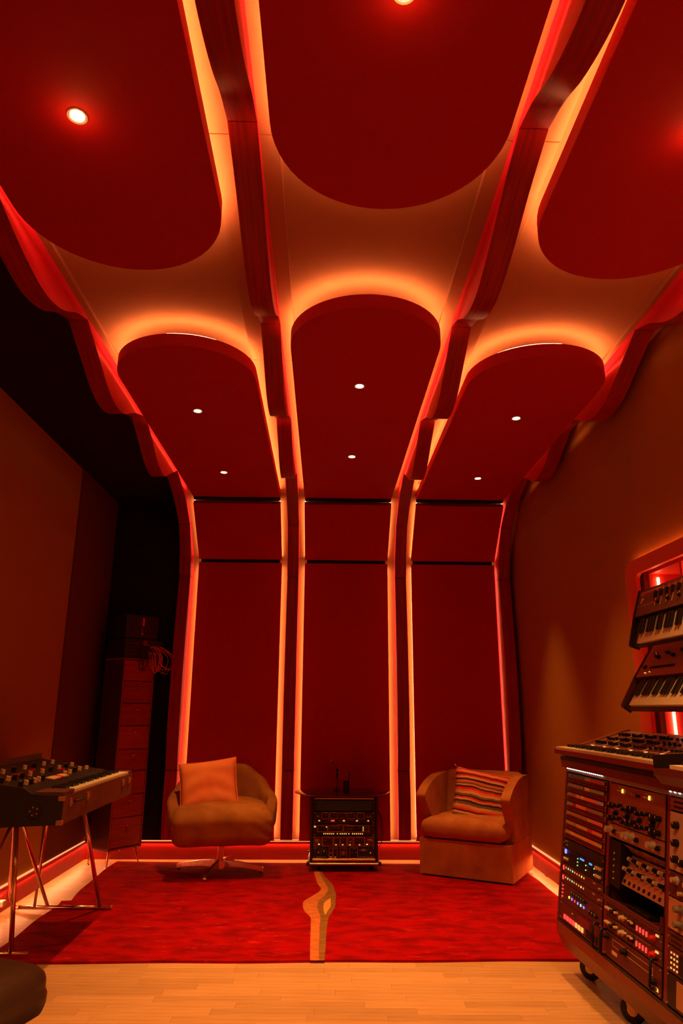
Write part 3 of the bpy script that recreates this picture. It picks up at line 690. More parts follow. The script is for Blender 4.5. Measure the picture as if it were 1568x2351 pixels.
# things on the glass
zt = .5752
t = empty('pen_holder', (.195, CY+.24, zt), 'small black cylinder pen cup on the smoked glass top', 'pen holder')
bm = B(); rings = [[(r*math.cos(2*math.pi*j/20), r*math.sin(2*math.pi*j/20), z) for j in range(20)] for r, z in ((.026, 0), (.0265, .078), (.0235, .078), (.023, .004))]; loft(bm, rings); fin('cup', bm, BLACKP, t, smooth=True)
t = empty('marker_pen', (.2, CY+.24, zt+.006), 'black pen slanting up out of the black pen cup', 'pen')
bm = B(); cyl(bm, (0, 0, 0), (.018, .005, .10), .0045, n=10); fin('barrel', bm, BLACKP, t); bm = B(); cyl(bm, (.0175, .005, .098), (.024, .007, .135), .0052, n=10); fin('cap', bm, BLACKM, t)
t = empty('microphone_stand', (.118, CY+.26, zt), 'thin black jointed desk microphone arm beside the pen cup', 'microphone stand')
bm = B(); cyl(bm, (0, 0, 0), (0, 0, .012), .022, n=18); fin('foot', bm, BLACKM, t, smooth=True)
bm = B(); cyl(bm, (0, 0, .012), (0, 0, .165), .0048, n=10); fin('post', bm, BLACKM, t)
bm = B(); ball(bm, (0, 0, .165), .012, (1, 1, 1.3)); ball(bm, (0, 0, .125), .010, (1, 1, 1.8)); fin('joint', bm, BLACKP, t, smooth='all')
bm = B(); cyl(bm, (0, 0, .165), (-.045, .0, .235), .0022, n=8); fin('arm', bm, BLACKM, t); bm = B(); ball(bm, (-.048, 0, .24), .007); fin('tip', bm, SILVER, t, smooth='all')
t = empty('cable', (.46, CY+.3, .3), 'thin black cable looping down the right side of the wheeled cart', 'cable')
bm = B(); tube(bm, smoothcurve([(-.02, .1, .12), (.015, .0, .10), (.035, -.05, .03), (.037, -.06, -.06), (.02, -.03, -.14), (-.02, .05, -.19)], 6), .003, 6); fin('loop', bm, BLACKP, t, smooth='all')
bm = B(); tube(bm, smoothcurve([(-.02, .1, .13), (.012, .02, .09), (.028, -.04, .0), (.018, .0, -.10), (-.02, .06, -.13)], 6), .003, 6); fin('loop', bm, BLACKP, t, smooth='all')
# ------------------------------------------------------------ tall chest of drawers
ax = Vector((.34*.62, .34*.785, 0)); ang = math.atan2(ax.y, ax.x)
FL = Vector((-1.712, 6.135, 0)); Md = Matrix.Translation(FL)@Matrix.Rotation(ang, 4, 'Z')
WALN = mat('red_brown_veneer', (.40, .022, .010), .4, bump=(20, .1, (.3, 1, 6)), var=((.26, .012, .006), 6, (.6, .6, 7)), rand=.12, spec=.4)
WALD = mat('dark_veneer', (.085, .014, .010), .45, var=((.05, .008, .006), 5, (1, 1, .3)))
t = empty('chest_of_drawers', Md, 'tall narrow red brown chest of drawers on curved metal legs', 'dresser')
cw_, cd, z0_, z1_ = .325, .27, .125, 1.635
def Dx(lo, hi, m, name, bev=.002): bm = B(); box(bm, lo, hi, bev); return fin(name, bm, m, t)
Dx((0, .0, z0_), (.012, cd, z1_), WALD, 'side_panel'); Dx((cw_-.012, 0, z0_), (cw_, cd, z1_), WALD, 'side_panel')
Dx((0, 0, z1_-.001), (cw_, cd, z1_+.014), WALN, 'top_panel'); Dx((.012, .0, z0_), (cw_-.012, cd, z0_+.014), WALN, 'bottom_panel'); Dx((.012, cd-.008, z0_), (cw_-.012, cd, z1_), WALD, 'back_panel')
Dx((.012, .02, z0_+.014), (cw_-.012, .024, z1_), BLACKGAP, 'inner_panel')
for x in (0, cw_-.010): Dx((x, -.004, z0_), (x+.010, .0, z1_+.014), WALN, 'front_edge', .001)
zb = z0_+.018; hs = [.225, .175, .180, .175, .190, .185, .185, .175]; tot = sum(hs); k_ = (z1_-.004-zb)/tot
for i, hh in enumerate(hs):
    hh *= k_; bm = B(); box(bm, (.015, -.003, zb+.003), (cw_-.015, .018, zb+hh-.002), .002); dr = fin('drawer', bm, WALN, t)
    kz = zb+hh*.72; bm = B(); cyl(bm, (cw_/2, -.003, kz), (cw_/2, -.016, kz), .004, n=8); ball(bm, (cw_/2, -.018, kz), .010, (1.3, .7, .8), 10); fin('knob', bm, BRASS, dr, smooth='all')
    zb += hh
for x, y_ in ((.03, .03), (cw_-.03, .03), (.03, cd-.03), (cw_-.03, cd-.03)):
    sx_ = -1 if x < .1 else 1; sy_ = -1 if y_ < .1 else 1; bm = B()
    tube(bm, smoothcurve([(x, y_, .13), (x+sx_*.004, y_+sy_*.004, .10), (x+sx_*.014, y_+sy_*.014, .05), (x+sx_*.02, y_+sy_*.02, .012)], 4), lambda q: .017*(1-q)**1.6+.0055, 10); fin('leg', bm, CHROME, t, smooth='all')
    bm = B(); cyl(bm, (x+sx_*.02, y_+sy_*.02, 0), (x+sx_*.02, y_+sy_*.02, .010), .016, .010, 14); fin('foot', bm, CHROME, t, smooth=True)
# modules on top of it
Mm = Md@Matrix.Translation((.0, -.01, z1_+.0145))
t = empty('patch_unit', Mm, 'black electronics unit with orange patch leads on top of the tall chest of drawers', 'electronics')
bm = B(); box(bm, (-.012, 0, .004), (.405, .25, .165), .004); fin('case', bm, BLACKM, t)
Mp = Matrix.Translation((-.012, -.001, .004))@Matrix.Rotation(math.pi/2, 4, 'X')
pf = link('front_panel', None, t, Mp)
bm = B(); box(bm, (.002, .002, 0), (.415, .159, .002)); fin('faceplate', bm, PANK, pf)
frame_line(pf, .17, .10, .245, .155, .0012, REDPAINT); 
for k in range(4): button(pf, .207, .146-.012*k, .05, .006, REDPAINT, 'printed_bar', .0006)
dots(pf, [(.03+.027*i, .12-.03*j) for i in range(5) for j in range(4)]+[(.27+.02*i, .14) for i in range(6)], mat('dim_red_dots', (.35, .08, .06), .5), .003, 'jack_row')
for x in (-.005, .398):
    for y_ in (.02, .23): bm = B(); cyl(bm, (x, y_, 0), (x, y_, .0045), .008, n=10); fin('foot', bm, BLACKP, t)
CAB = mat('orange_cable', (.85, .12, .06), .5, rand=.3); CABK = mat('black_cable', (.03, .01, .01), .5)
for i in range(14):
    blk = i < 3; x0 = .13+.014*i if blk else .23+.013*(i-3); x1_ = x0+.05+random.uniform(-.01, .03) if not blk else x0+.03
    drop = random.uniform(.16, .21); out = random.uniform(.045, .09)
    if not blk and i > 7: x1_ = x0+.10+random.uniform(0, .02)
    pts = smoothcurve([(x0, -.002, .10+random.uniform(-.01, .02)), (x0+.01, -out*.7, .095), (x1_, -out, .02), (x1_+.004, -out*.9, -.05), (x1_-.03, -out*.8, .08-drop), (x0-.0, -out*.7, -.05), (x0-.005, -out*.5, .02), (x0+.0, -.002, .06)], 6)
    bm = B(); tube(bm, pts, .0026, 6); fin('patch_lead', bm, CABK if blk else CAB, t, smooth='all')
t = empty('amplifier_case', Mm@Matrix.Translation((-.012, .005, .1655)), 'plain black equipment case on top of the electronics unit with patch leads', 'case')
bm = B(); box(bm, (0, 0, .004), (.355, .24, .21), .012, seg=3); fin('case', bm, BLACKM, t, smooth=True)
bm = B(); box(bm, (.165, -.003, .115), (.188, .001, .185), .002); fin('tag_plate', bm, REDPAINT, t)
bm = B(); box(bm, (.155, -.003, .035), (.182, .001, .095), .001); fin('switch_plate', bm, PANR, t)
bm = B(); box(bm, (.158, -.005, .038), (.180, -.002, .050)); fin('switch', bm, REDPAINT, t)
for x in (.02, .335):
    for y_ in (.02, .22): bm = B(); cyl(bm, (x, y_, -.0005), (x, y_, .005), .008, n=10); fin('foot', bm, BLACKP, t)
# ------------------------------------------------------------ niche frame on the right wall
def rrect(x0, y0, x1, y1, r, n=6):
    P = []
    for cx_, cy_, a0 in ((x1-r, y1-r, 0), (x0+r, y1-r, 90), (x0+r, y0+r, 180), (x1-r, y0+r, 270)):
        for k in range(n+1):
            a = math.radians(a0+90*k/n); P.append((cx_+r*math.cos(a), cy_+r*math.sin(a)))
    return P
def ring(bm, o, i, xa, xb, inv=False):
    V = [[bm.verts.new((x, p[0], p[1])) for p in Q] for Q in (o, i) for x in (xa, xb)]; n = len(o)
    for j in range(n):
        k = (j+1) % n
        for a, c in ((0, 1), (1, 3), (3, 2), (2, 0)): bm.faces.new((V[a][j], V[a][k], V[c][k], V[c][j]))
nf = empty('trim_1'); tag(nf, kind='structure')
bm = B(); ring(bm, rrect(.5, .70, 3.925, 2.052, .07), rrect(.585, .785, 3.80, 1.972, .04), 1.722, 1.746); bevel_all(bm, .004, 1, 50); fin('frame', bm, mat('salmon_painted_frame', (.90, .10, .045), .5), nf, smooth=True)
bm = B(); ring(bm, rrect(.53, .73, 3.895, 2.022, .06), rrect(.56, .76, 3.865, 1.992, .05), 1.746, 1.7705); fin('frame_spacer', bm, REDPAINT, nf)
bm = B(); ring(bm, rrect(.515, .715, 3.910, 2.037, .06), rrect(.529, .729, 3.896, 2.023, .06), 1.750, 1.760); fin('light_strip', bm, mat('led_strip_frame', (1, .6, .3), emit=(1, .45, .15), es=14), nf)
LEDN = mat('led_strip_niche', (1, .6, .3), emit=(1, .36, .13), es=14)
for y_ in (3.770, 3.43-.022):
    bm = B(); box(bm, (1.83, y_, .83), (1.842, y_+.008, 1.95)); fin('light_strip', bm, LEDN, ni)
bm = B(); box(bm, (1.95, .7, 1.962), (1.962, 3.40, 1.969)); fin('light_strip', bm, LEDN, ni)
# ------------------------------------------------------------ keyboards
def keybed(t, x0, x1, y0, dep, z, nw, zb=.012, lo=0):
    w_ = (x1-x0)/nw; bm = B()
    for i in range(nw): box(bm, (x0+i*w_+.0006, y0, z), (x0+(i+1)*w_-.0006, y0+dep, z+.012))
    o = fin('white_keys', bm, KEYW, t); o['kind'] = 'stuff'; bm = B()
    for i in range(nw-1):
        if (i+lo) % 7 in (2, 6): continue
        x = x0+(i+1)*w_; box(bm, (x-w_*.27, y0+dep*.38, z+.0121), (x+w_*.27, y0+dep, z+.0121+zb), .001)
    o = fin('black_keys', bm, KEYB, t); o['kind'] = 'stuff'
def KBM(o, xd, yd):
    xd = Vector(xd).normalized(); yd = Vector(yd); yd = (yd-xd*yd.dot(xd)).normalized(); zd = xd.cross(yd)
    M = Matrix((( xd.x, yd.x, zd.x, o[0]), (xd.y, yd.y, zd.y, o[1]), (xd.z, yd.z, zd.z, o[2]), (0, 0, 0, 1))); return M
def slab(t, poly, x0, x1, m, name, bev=.002):
    bm = B(); prism(bm, poly, x0, x1, 'X')
    if bev: bevel_all(bm, bev, 1)
    return fin(name, bm, m, t)
def on_slope(t, p0, p1):
    """child frame on a panel sloping in the y-z plane from p0 to p1 (local y runs up the slope)"""
    d = Vector((0, p1[0]-p0[0], p1[1]-p0[1])).normalized(); n = Vector((1, 0, 0)).cross(d)
    return link('control_panel', None, t, Matrix(((1, 0, 0, 0), (0, d.y, n.y, p0[0]), (0, d.z, n.z, p0[1]), (0, 0, 0, 1))))
DKW = mat('dark_wood_case', (.14, .030, .014), .5, bump=(30, .2), var=((.09, .018, .010), 6, (1, .2, 3)))
VIN = mat('black_vinyl', (.016, .007, .005), .55, bump=(300, .2))
# left keyboard in its suitcase on a tube stand
T = empty('suitcase_synthesizer', KBM((-1.235, 3.60, .705), (0, 1, 0), (-1, 0, 0)), 'dark suitcase synthesizer with brass catches on a chrome tube stand', 'synthesizer')
L_ = 1.24
slab(T, [(0, 0), (.56, 0), (.56, .12), (.14, .12), (.14, .125), (.02, .125), (0, .125)], .012, L_-.012, DKW, 'case')
slab(T, [(0, 0), (.60, -.03), (.60, .20), (.20, .165), (.15, .135), (0, .128)], 0, .012, VIN, 'end_panel', .004)
slab(T, [(0, 0), (.58, 0), (.60, .20), (.20, .150), (.15, .135), (0, .128)], L_-.012, L_, DKW, 'end_panel', .004)
slab(T, [(.155, .121), (.56, .121), (.60, .215), (.20, .150)], .013, L_-.013, PANK, 'top_panel')
keybed(T, .17, L_-.05, .012, .12, .126, 29)
bm = B(); box(bm, (.02, .005, .1255), (.165, .145, .145), .003); fin('key_block', bm, DKW, T)
bm = B(); box(bm, (L_-.048, .005, .1255), (L_-.014, .145, .142), .003); fin('key_block', bm, DKW, T)
cp = on_slope(T, (.20, .151), (.60, .216))
CREAMK = mat('cream_knob', (.75, .42, .20), .4)
for i, (x, y, c) in enumerate([(.10, .05, 0), (.16, .05, 1), (.22, .05, 0), (.27, .05, 1), (.33, .055, 1), (.40, .06, 0), (.70, .05, 1), (.78, .05, 1), (.90, .06, 0), (.98, .06, 1), (1.08, .05, 1),
                              (.10, .15, 0), (.18, .15, 1), (.26, .15, 0), (.35, .15, 0), (.45, .15, 1), (.62, .15, 1), (.75, .15, 0), (.88, .15, 1), (1.0, .15, 0), (1.1, .15, 1),
                              (.12, .26, 1), (.24, .26, 0), (.36, .26, 1), (.50, .26, 0), (.64, .26, 1), (.78, .26, 0), (.92, .26, 1), (1.06, .26, 1)]):
    knob(cp, x, y, .013, CREAMK if c else BLACKP, .022)
for k in range(6): bm = B(); box(bm, (.44+.04*k, .015, .001), (.475+.04*k, .06, .010), .001); fin('tab_switch', bm, CREAMK if k != 3 else REDPAINT, cp)
dots(cp, [(.30+.02*i, .18) for i in range(6)]+[(.55+.02*i, .20) for i in range(5)]+[(.8+.02*i, .12) for i in range(5)], REDPAINT, .005, 'rocker_row', .012)
slab(T, [(.585, .20), (.60, .20), (.60, .245), (.585, .245)], .02, L_-.02, DKW, 'rear_rail')
for x in (.10, .36, 1.02, 1.16):
    bm = B(); box(bm, (x-.014, -.007, .070), (x+.014, .0, .108), .002); box(bm, (x-.009, -.011, .078), (x+.009, -.006, .092), .001); fin('catch', bm, BRASS, T)
bm = B(); tube(bm, [(.16, 0, .085), (.17, -.018, .088), (.23, -.026, .09), (.29, -.018, .088), (.30, 0, .085)], .006, 8); fin('carry_handle', bm, VIN, T, smooth='all')
bm = B(); cyl(bm, (-.001, .13, .06), (-.006, .13, .06), .032, n=20); fin('round_socket', bm, BLACKM, T)
for a in range(5): bm = B(); q = 2*math.pi*a/5; cyl(bm, (-.006, .13+.018*math.cos(q), .06+.018*math.sin(q)), (-.009, .13+.018*math.cos(q), .06+.018*math.sin(q)), .004, n=6); fin('pin', bm, SILVER, T)
for y_, z_ in ((.004, .004), (.004, .110)): bm = B(); box(bm, (-.006, y_-.01, z_-.006), (.02, y_+.02, z_+.016), .003); fin('corner_guard', bm, BRASS, T)
# its stand
t = empty('keyboard_stand', (-1.65, 4.45, 0), 'chrome tube keyboard stand under the suitcase synthesizer', 'keyboard stand')
def st(name, pts, r=.011): 
    bm = B(); tube(bm, [(x+1.65, y-4.45, z) for x, y, z in pts], r, 12); return fin(name, bm, CHROME, t, smooth='all')
st('foot_bar', [(-1.90, 4.95, .024), (-1.33, 4.95, .024)], .012); st('foot_bar', [(-1.93, 4.10, .020), (-1.50, 4.10, .020)], .012)
st('leg', [(-1.47, 4.62, .70), (-1.40, 4.95, .03)], .013); st('leg', [(-1.645, 4.10, .70), (-1.59, 4.10, .02)], .013)
st('strut', [(-1.66, 4.16, .68), (-1.725, 4.945, .035)]); st('strut', smoothcurve([(-1.70, 4.2, .68), (-1.90, 4.75, .25), (-1.965, 4.92, .12), (-1.965, 4.955, .06), (-1.93, 4.955, .026), (-1.89, 4.95, .024)], 6))
st('strut', [(-1.66, 4.14, .68), (-1.90, 4.12, .03)]); st('strut', [(-1.62, 4.5, .69), (-1.80, 4.93, .03)], .009)
st('cross_bar', [(-1.70, 4.08, .70), (-1.44, 4.66, .692)], .010)
bm = B(); box(bm, (-.20+.0, -.40, .690), (.02, .25, .704), .004); fin('support_plate', bm, BLACKM, t)
for x in (-1.325, -1.91): bm = B(); cyl(bm, (x+1.65-.004, .5, .024), (x+1.65+.006, .5, .024), .0135, n=12); fin('end_cap', bm, BRASS, t)
# plug on the left baseboard
t = empty('wall_socket', (XL+.030, 4.86, .062), 'small socket on the left baseboard beside the keyboard stand', 'socket')
bm = B(); box(bm, (0, -.045, -.03), (.006, .045, .04), .002); fin('plate', bm, REDPAINT, t)
bm = B(); box(bm, (.006, -.026, -.012), (.045, .022, .022), .004); fin('plug', bm, mat('cream_plug', (.75, .42, .28), .4), t)
# foreground seat
t = empty('stool', Matrix.Translation((-1.19, 2.33, .028))@Matrix.Rotation(math.radians(-18), 4, 'Z'), 'black leather seat corner in the near left foreground', 'stool')
LEA = mat('black_leather', (.050, .018, .008), .42, bump=(90, .25), var=((.065, .032, .016), 3), spec=.4)
bm = B(); softbox(bm, (.285, .285, .075), .055, 12, lambda p: (p[0]*(1+.03*(p[2] < 0)), p[1], p[2]+.02*(1-(p[0]/.29)**2)*(1-(p[1]/.29)**2)*(p[2] > 0))); bm.transform(Matrix.Translation((0, 0, .372))); fin('seat', bm, LEA, t, smooth='all')
bm = B(); cyl(bm, (0, 0, .06), (0, 0, .30), .03, n=16); fin('column', bm, CHROME, t, smooth=True)
for k in range(5):
    a = 2*math.pi*k/5; bm = B(); tube(bm, [(0, 0, .08), (.12*math.cos(a), .12*math.sin(a), .055), (.25*math.cos(a), .25*math.sin(a), .012)], .012, 8); fin('leg', bm, CHROME, t, smooth='all')
# ------------------------------------------------------------ right wall keyboards
def wall_kb(name, o, yd, lab, L, D, H, kx, kd, nw, pm, case, knobs):
    T = empty(name, KBM(o, (0, -1, 0), yd), lab, 'synthesizer', None)
    slab(T, [(0, 0), (D, 0), (D, H), (kd+.02, H), (kd+.02, H*.55), (0, H*.55)], .012, L-.012, case, 'case')
    for x in (0, L-.012): slab(T, [(-.006, -.004), (D+.003, -.004), (D+.003, H+.006), (kd+.03, H+.006), (0, H*.55+.020), (-.006, H*.55+.012)], x, x+.012, case, 'end_cheek', .003)
    keybed(T, kx, L-.03, .006, kd, H*.55, nw)
    bm = B(); box(bm, (.013, .0, H*.55), (kx-.004, kd, H*.55+.008), .002); fin('left_block', bm, PANK, T)
    bm = B(); box(bm, (.014, kd+.022, H), (L-.014, D-.004, H+.002)); fin('top_panel', bm, pm, T)
    cp = link('control_panel', None, T, (0, 0, H+.0005)); knobs(cp, T, kd+.022, D-.004)
    for x in (.16, L-.2):
        bm = B(); box(bm, (x, .04, -.05), (x+.03, D*.7, -.0005), .004); fin('wall_arm', bm, BLACKM, T)
    return T
def kn1(cp, T, a, c):
    for i in range(9): bm = B(); box(bm, (.20+.055*i, a+.07, .001), (.212+.055*i, a+.10, .014), .001); box(bm, (.204+.055*i, a+.03, .001), (.208+.055*i, a+.12, .002), mi=1); fin('slider', bm, [BLACKP, INK], cp)
    for i in range(4): knob(cp, .24+.1*i, a+.045, .009, BLACKP, .012)
    button(cp, .40, c-.020, .70, .012, mat('red_stripe_print', (.6, .03, .02), .5), 'printed_bar', .0004)
    button(cp, .14, c-.014, .20, .006, INK, 'printed_bar', .0004); button(cp, .115, a+.05, .19, .0015, INK, 'printed_line', .0004)
    button(cp, .062, a+.082, .026, .012, INK, 'printed_mark', .0004); button(cp, .055, a+.070, .012, .016, INK, 'printed_mark', .0004); button(cp, .060, a+.104, .05, .004, INK, 'printed_mark', .0004)
    for y_ in (.025, .06, .095): knob(T, .040, y_, .010, BLACKP, .014).location.z = .018
wall_kb('wall_synthesizer', (1.488, 3.335, 1.525), (.085, 0, .262), 'upper wall-hung synthesizer with a red stripe, slanting in the lit niche', 1.0, .27, .05, .07, .115, 36, mat('bronze_panel', (.22, .075, .045), .4, .2), BLACKM, kn1)
def kn2(cp, T, a, c):
    for i in range(10): knob(cp, .16+.07*i, a+.10+.02*(i % 2), .010, BLACKP, .014)
    bm = B(); cyl(bm, (.095, a+.13, .002), (.15, a+.10, .012), .008, n=10); fin('lever', bm, BLACKP, cp)
    for i in range(12): button(cp, .13+.02*i, a+.045, .010, .012, BLACKP)
    knob(cp, .07, a+.05, .012, BLACKP, .010); button(cp, .10, a+.018, .016, .004, AMB); button(cp, .14, a+.022, .008, .004, AMB)
    bm = B(); n = 24; V = [[bm.verts.new((.042+r_*math.cos(2*math.pi*j/n), a+.005+r_*math.sin(2*math.pi*j/n), .002)) for j in range(n)] for r_ in (.009, .0105)]
    for j in range(n): bm.faces.new((V[0][j], V[0][(j+1) % n], V[1][(j+1) % n], V[1][j]))
    fin('round_emblem', bm, INK, cp)
wall_kb('wall_synthesizer', (1.447, 3.405, 1.238), (.195, 0, .285), 'lower wall-hung synthesizer with a pale copper panel, below the red striped one', 1.05, .34, .055, .07, .13, 37, mat('copper_panel', (.55, .20, .11), .35, .3), mat('dark_red_case', (.10, .014, .012), .4), kn2)
t = empty('adaptor', (1.66, 3.17, 1.795), 'small red and white plug adaptor on top of the upper wall synthesizer', 'adaptor')
bm = B(); ball(bm, (0, 0, .022), .022, (1, 1.3, .9)); fin('body', bm, REDPAINT, t, smooth='all')
bm = B(); tube(bm, smoothcurve([(0, .02, .03), (0, .04, .035), (0, .055, .02), (0, .06, 0), (0, .075, .03), (0, .085, 0)], 5), .004, 6); fin('lead', bm, mat('cream_plug', (.75, .42, .28)), t, smooth='all')
# ------------------------------------------------------------ studio desk with three slanted rack bays
xd = Vector((.035, -1, 0)).normalized(); yd0 = Vector((.1446, 0, .9895)); O_ = Vector((1.283, 3.86, .952))
MR = KBM(O_, xd, yd0); SL = .712; BAY = .522
desk = empty('studio_desk', Matrix.Translation((1.25, 3.86, 0)), 'dark red studio desk on casters with three slanted rack bays', 'desk')
MDl = desk.matrix_world.inverted()@MR
DKR = mat('dark_red_lacquer', (.22, .012, .008), .35, spec=.4, coat=.2)
def R_(lo, hi, m, name, bev=.0015):
    bm = B(); box(bm, lo, hi, bev); return fin(name, bm, m, desk, MDl)
for k in range(4):
    R_((-.016+BAY*k+.002, -SL, -.30), (.0+BAY*k+.010, 0, .0), DKR if k else BLACKM, 'upright', .001)
    for s, x in ((0, BAY*k+.011), (1, BAY*k-.030)):
        if (k == 0 and s) or (k == 3 and not s): continue
        bm = B(); box(bm, (x, -SL, -.012), (x+.013, -.018, -.004)); fin('rack_rail', bm, BLACKM, desk, MDl)
R_((0, -.018, -.03), (3*BAY, -.001, .004), mat('grey_lip', (.42, .33, .27), .4, .2), 'top_lip')
R_((0, -SL+.0, -.31), (3*BAY, -.0, -.30), BLACKP, 'back_panel')
R_((-.02, -SL-.01, -.03), (3*BAY, -SL-.0005, .003), BLACKM, 'bottom_rail')
def slabw(poly, y0, y1, m, name, bev=.002):
    bm = B(); prism(bm, [(x-1.25, z) for x, z in poly], y0-3.86, y1-3.86, 'Y')
    # follow the slight turn of the desk
    for v in bm.verts: v.co.x += -(v.co.y)*.035
    if bev: bevel_all(bm, bev, 1)
    return fin(name, bm, m, desk)
slabw([(1.262, .954), (1.262, .992), (1.70, .992), (1.70, .954)], 1.9, 3.895, DKR, 'desk_top')
slabw([(1.285, .953), (1.178, .235), (1.175, .19), (1.205, .115), (1.69, .115), (1.69, .953)], 3.868, 3.888, DKR, 'end_panel')
for a, c in ((3.866, 3.22), (3.218, 2.6), (2.598, 1.95)):
    slabw([(1.176, .236), (1.172, .19), (1.203, .115), (1.24, .115), (1.24, .236)], c, a, mat('brown_lacquer', (.24, .045, .014), .4, spec=.35), 'plinth_panel')
slabw([(1.24, .115), (1.24, .15), (1.69, .15), (1.69, .115)], 1.95, 3.866, BLACKM, 'base_board')
slabw([(1.24, .993), (1.24, 1.012), (1.68, 1.012), (1.68, .993)], 2.1, 3.84, BLACKP, 'top_mat')
for y_ in (3.79, 3.31, 2.2): caster(desk, .045, y_-3.86, .05, .028, math.radians(50), .116, mat('galvanised_fork', (.62, .33, .14), .35, .7), BLACKP)
for y_ in (3.79, 2.2): caster(desk, .38, y_-3.86, .05, .028, .3, .116, mat('galvanised_fork', (.62, .33, .14)), BLACKP)
LB = LIT('white_led_bead', (.75, 1, .85), 6); bm = B()
for i in list(range(0, 19)): ball(bm, (.008+.024*i, -.003, .006), .0032, n=6)
for i in range(16): ball(bm, (1.06+.034*i, -.003, .006), .0036, n=6)
o = fin('led_beads', bm, LB, desk, MDl); o['kind'] = 'stuff'
for x, y_ in ((.470, -.66), (.548, -.66), (.985, -.64)):
    bm = B(); s = .048
    tube(bm, [(x, y_+s, .002), (x, y_+s, .022), (x+.004, y_+s-.006, .03), (x+.004, y_-s+.006, .03), (x, y_-s, .022), (x, y_-s, .002)], .005, 8); fin('bow_handle', bm, BLACKP, desk, MDl, smooth='all')
def at(bay, ytop, h): return MR@Matrix.Translation((BAY*bay+.012, -ytop-h, .001))
UW = .484
GR = 'units in the slanted desk bays'
# bay 1 : patch bays
BLUEG = (.22, .34, .40); YEL_ = (.80, .48, .15); PINK = (.85, .14, .13); GRY = (.32, .22, .20); OL_ = (.32, .30, .08); OR_ = (.85, .18, .05); RD_ = (.70, .01, .02); TN_ = (.85, .50, .30); BR_ = (.45, .17, .04)
def pc(c): return mat('paper_%02d%02d%02d' % tuple(int(v*99) for v in c), c, .7)
strips = [
 [(0, .45, BLUEG), (.47, .62, YEL_), (.62, 1, PINK)],
 [(0, .45, GRY), (.48, .62, YEL_), (.62, 1, OL_)],
 [(0, .14, GRY), (.14, .19, RD_), (.19, .27, BR_), (.27, .31, TN_), (.31, .40, OR_), (.40, .47, TN_), (.47, .60, OR_), (.60, .80, PINK), (.80, 1, (.52, .32, .32))],
 [(0, .15, GRY), (.15, .22, RD_), (.25, .40, OR_), (.40, .55, OR_), (.55, .61, RD_), (.61, 1, (.35, .17, .03))],
 [(0, .6, BR_), (.6, .72, OR_), (.72, .92, PINK), (.92, 1, OR_)],
 [(0, .3, BR_), (.3, .62, (.70, .28, .06)), (.62, .74, RD_), (.74, .82, PINK), (.82, 1, OR_)],
 [(0, .15, BR_), (.15, .62, (.72, .28, .06)), (.62, .8, OR_), (.8, 1, (.72, .28, .08))]]
pb_lab = ['topmost patch bay with a blue, yellow and pink label strip', 'second patch bay with a grey, yellow and olive label strip', 'third patch bay with a multicoloured strip ending in pink',
          'fourth patch bay with a red and orange label strip ending in olive', 'fifth patch bay with a brown label strip ending in orange', 'sixth patch bay with a tan label strip ending in red', 'seventh and lowest patch bay with a long tan label strip']
for k, sgs in enumerate(strips):
    u = panel_unit('patch_bay', at(0, .024+.0445*k, .0435), UW, .0435, pb_lab[k]+', far desk bay', 'patch bay', 'patch bays in the far desk bay', DKR, .12)
    bm = B()
    for c_, y0, y1 in ((0, .022, .041),): box(bm, (.018, y0, .0015), (UW-.018, y1, .005))
    fin('label_holder', bm, BLACKM, u)
    for a, c_, col in sgs: bm = B(); box(bm, (.022+a*(UW-.044), .024, .005), (.022+c_*(UW-.044)-.001, .039, .0056)); fin('label_strip', bm, pc(col), u)
    dots(u, [(.03+.0185*i, .011) for i in range(24)], BLACKP, .0042, 'jack_row', .0008)
y0 = .024+.0445*7+.002
u = panel_unit('rack_unit', at(0, y0, .042), UW, .042, 'blank black unit just below the patch bays in the far desk bay', 'rack unit', GR, PANK)
dots(u, [(.03, .030), (.05, .030), (.04, .014), (.05, .012)], INK, .0018, 'printed_dots')
y0 += .043
u = panel_unit('rack_unit', at(0, y0, .072), UW, .072, 'black unit with a blue power ring and blue displays in the far desk bay', 'rack unit', GR, PANK)
bm = B(); cyl(bm, (.035, .055, .0015), (.035, .055, .005), .011, n=16); fin('power_ring', bm, BLU, u)
for x in (.13, .245, .345): button(u, x, .038, .075 if x < .3 else .05, .05, BLACKP, 'display_frame', .002)
for x, w_ in ((.245, .05), (.345, .034)): button(u, x, .056, w_, .008, CYN, 'display', .003)
dots(u, [(.19, .02), (.19, .035), (.19, .05), (.29, .02), (.29, .04), (.385, .02), (.385, .045)], GRN, .002, 'green_dots')
for i in range(3): knob(u, .41+.022*i, .055, .007, CREAMK, .010); knob(u, .41+.022*i, .022, .007, CREAMK, .010); knob(u, .025+.02*i, .022, .006, CREAMK, .008)
y0 += .073
for k in range(2):
    u = panel_unit('rack_unit', at(0, y0, .043), UW, .043, ('upper' if k == 0 else 'lower')+' slim dark red unit with small green lights in the far desk bay', 'rack unit', GR, PANR)
    for i in range(9): button(u, .05+.028*i, .026, .006, .008, GRN if i in (1, 3) else YEL if i == 7 else AMB, 'indicator', .002)
    button(u, .02, .022, .012, .02, REDL, 'switch'); knob(u, .455, .02, .006, SILVER, .008); label(u, 'DIGITAL', .39, .030, .008)
    y0 += .044
u = panel_unit('rack_unit', at(0, y0, .083), UW, .083, 'dark red unit with blue lights and black knobs in the far desk bay', 'rack unit', GR, PANR)
for i, m_ in enumerate((YEL, BLU, REDL, BLU, GRN, BLU)): button(u, .11+.036*i, .034, .008, .010, m_, 'indicator', .003)
for i in range(6): knob(u, .17+.028*i, .062, .009, BLACKP)
for x in (.38, .41, .44): knob(u, x, .035, .010, BLACKP)
for i in range(4): button(u, .022, .02+.016*i, .012, .006, REDL)
y0 += .084
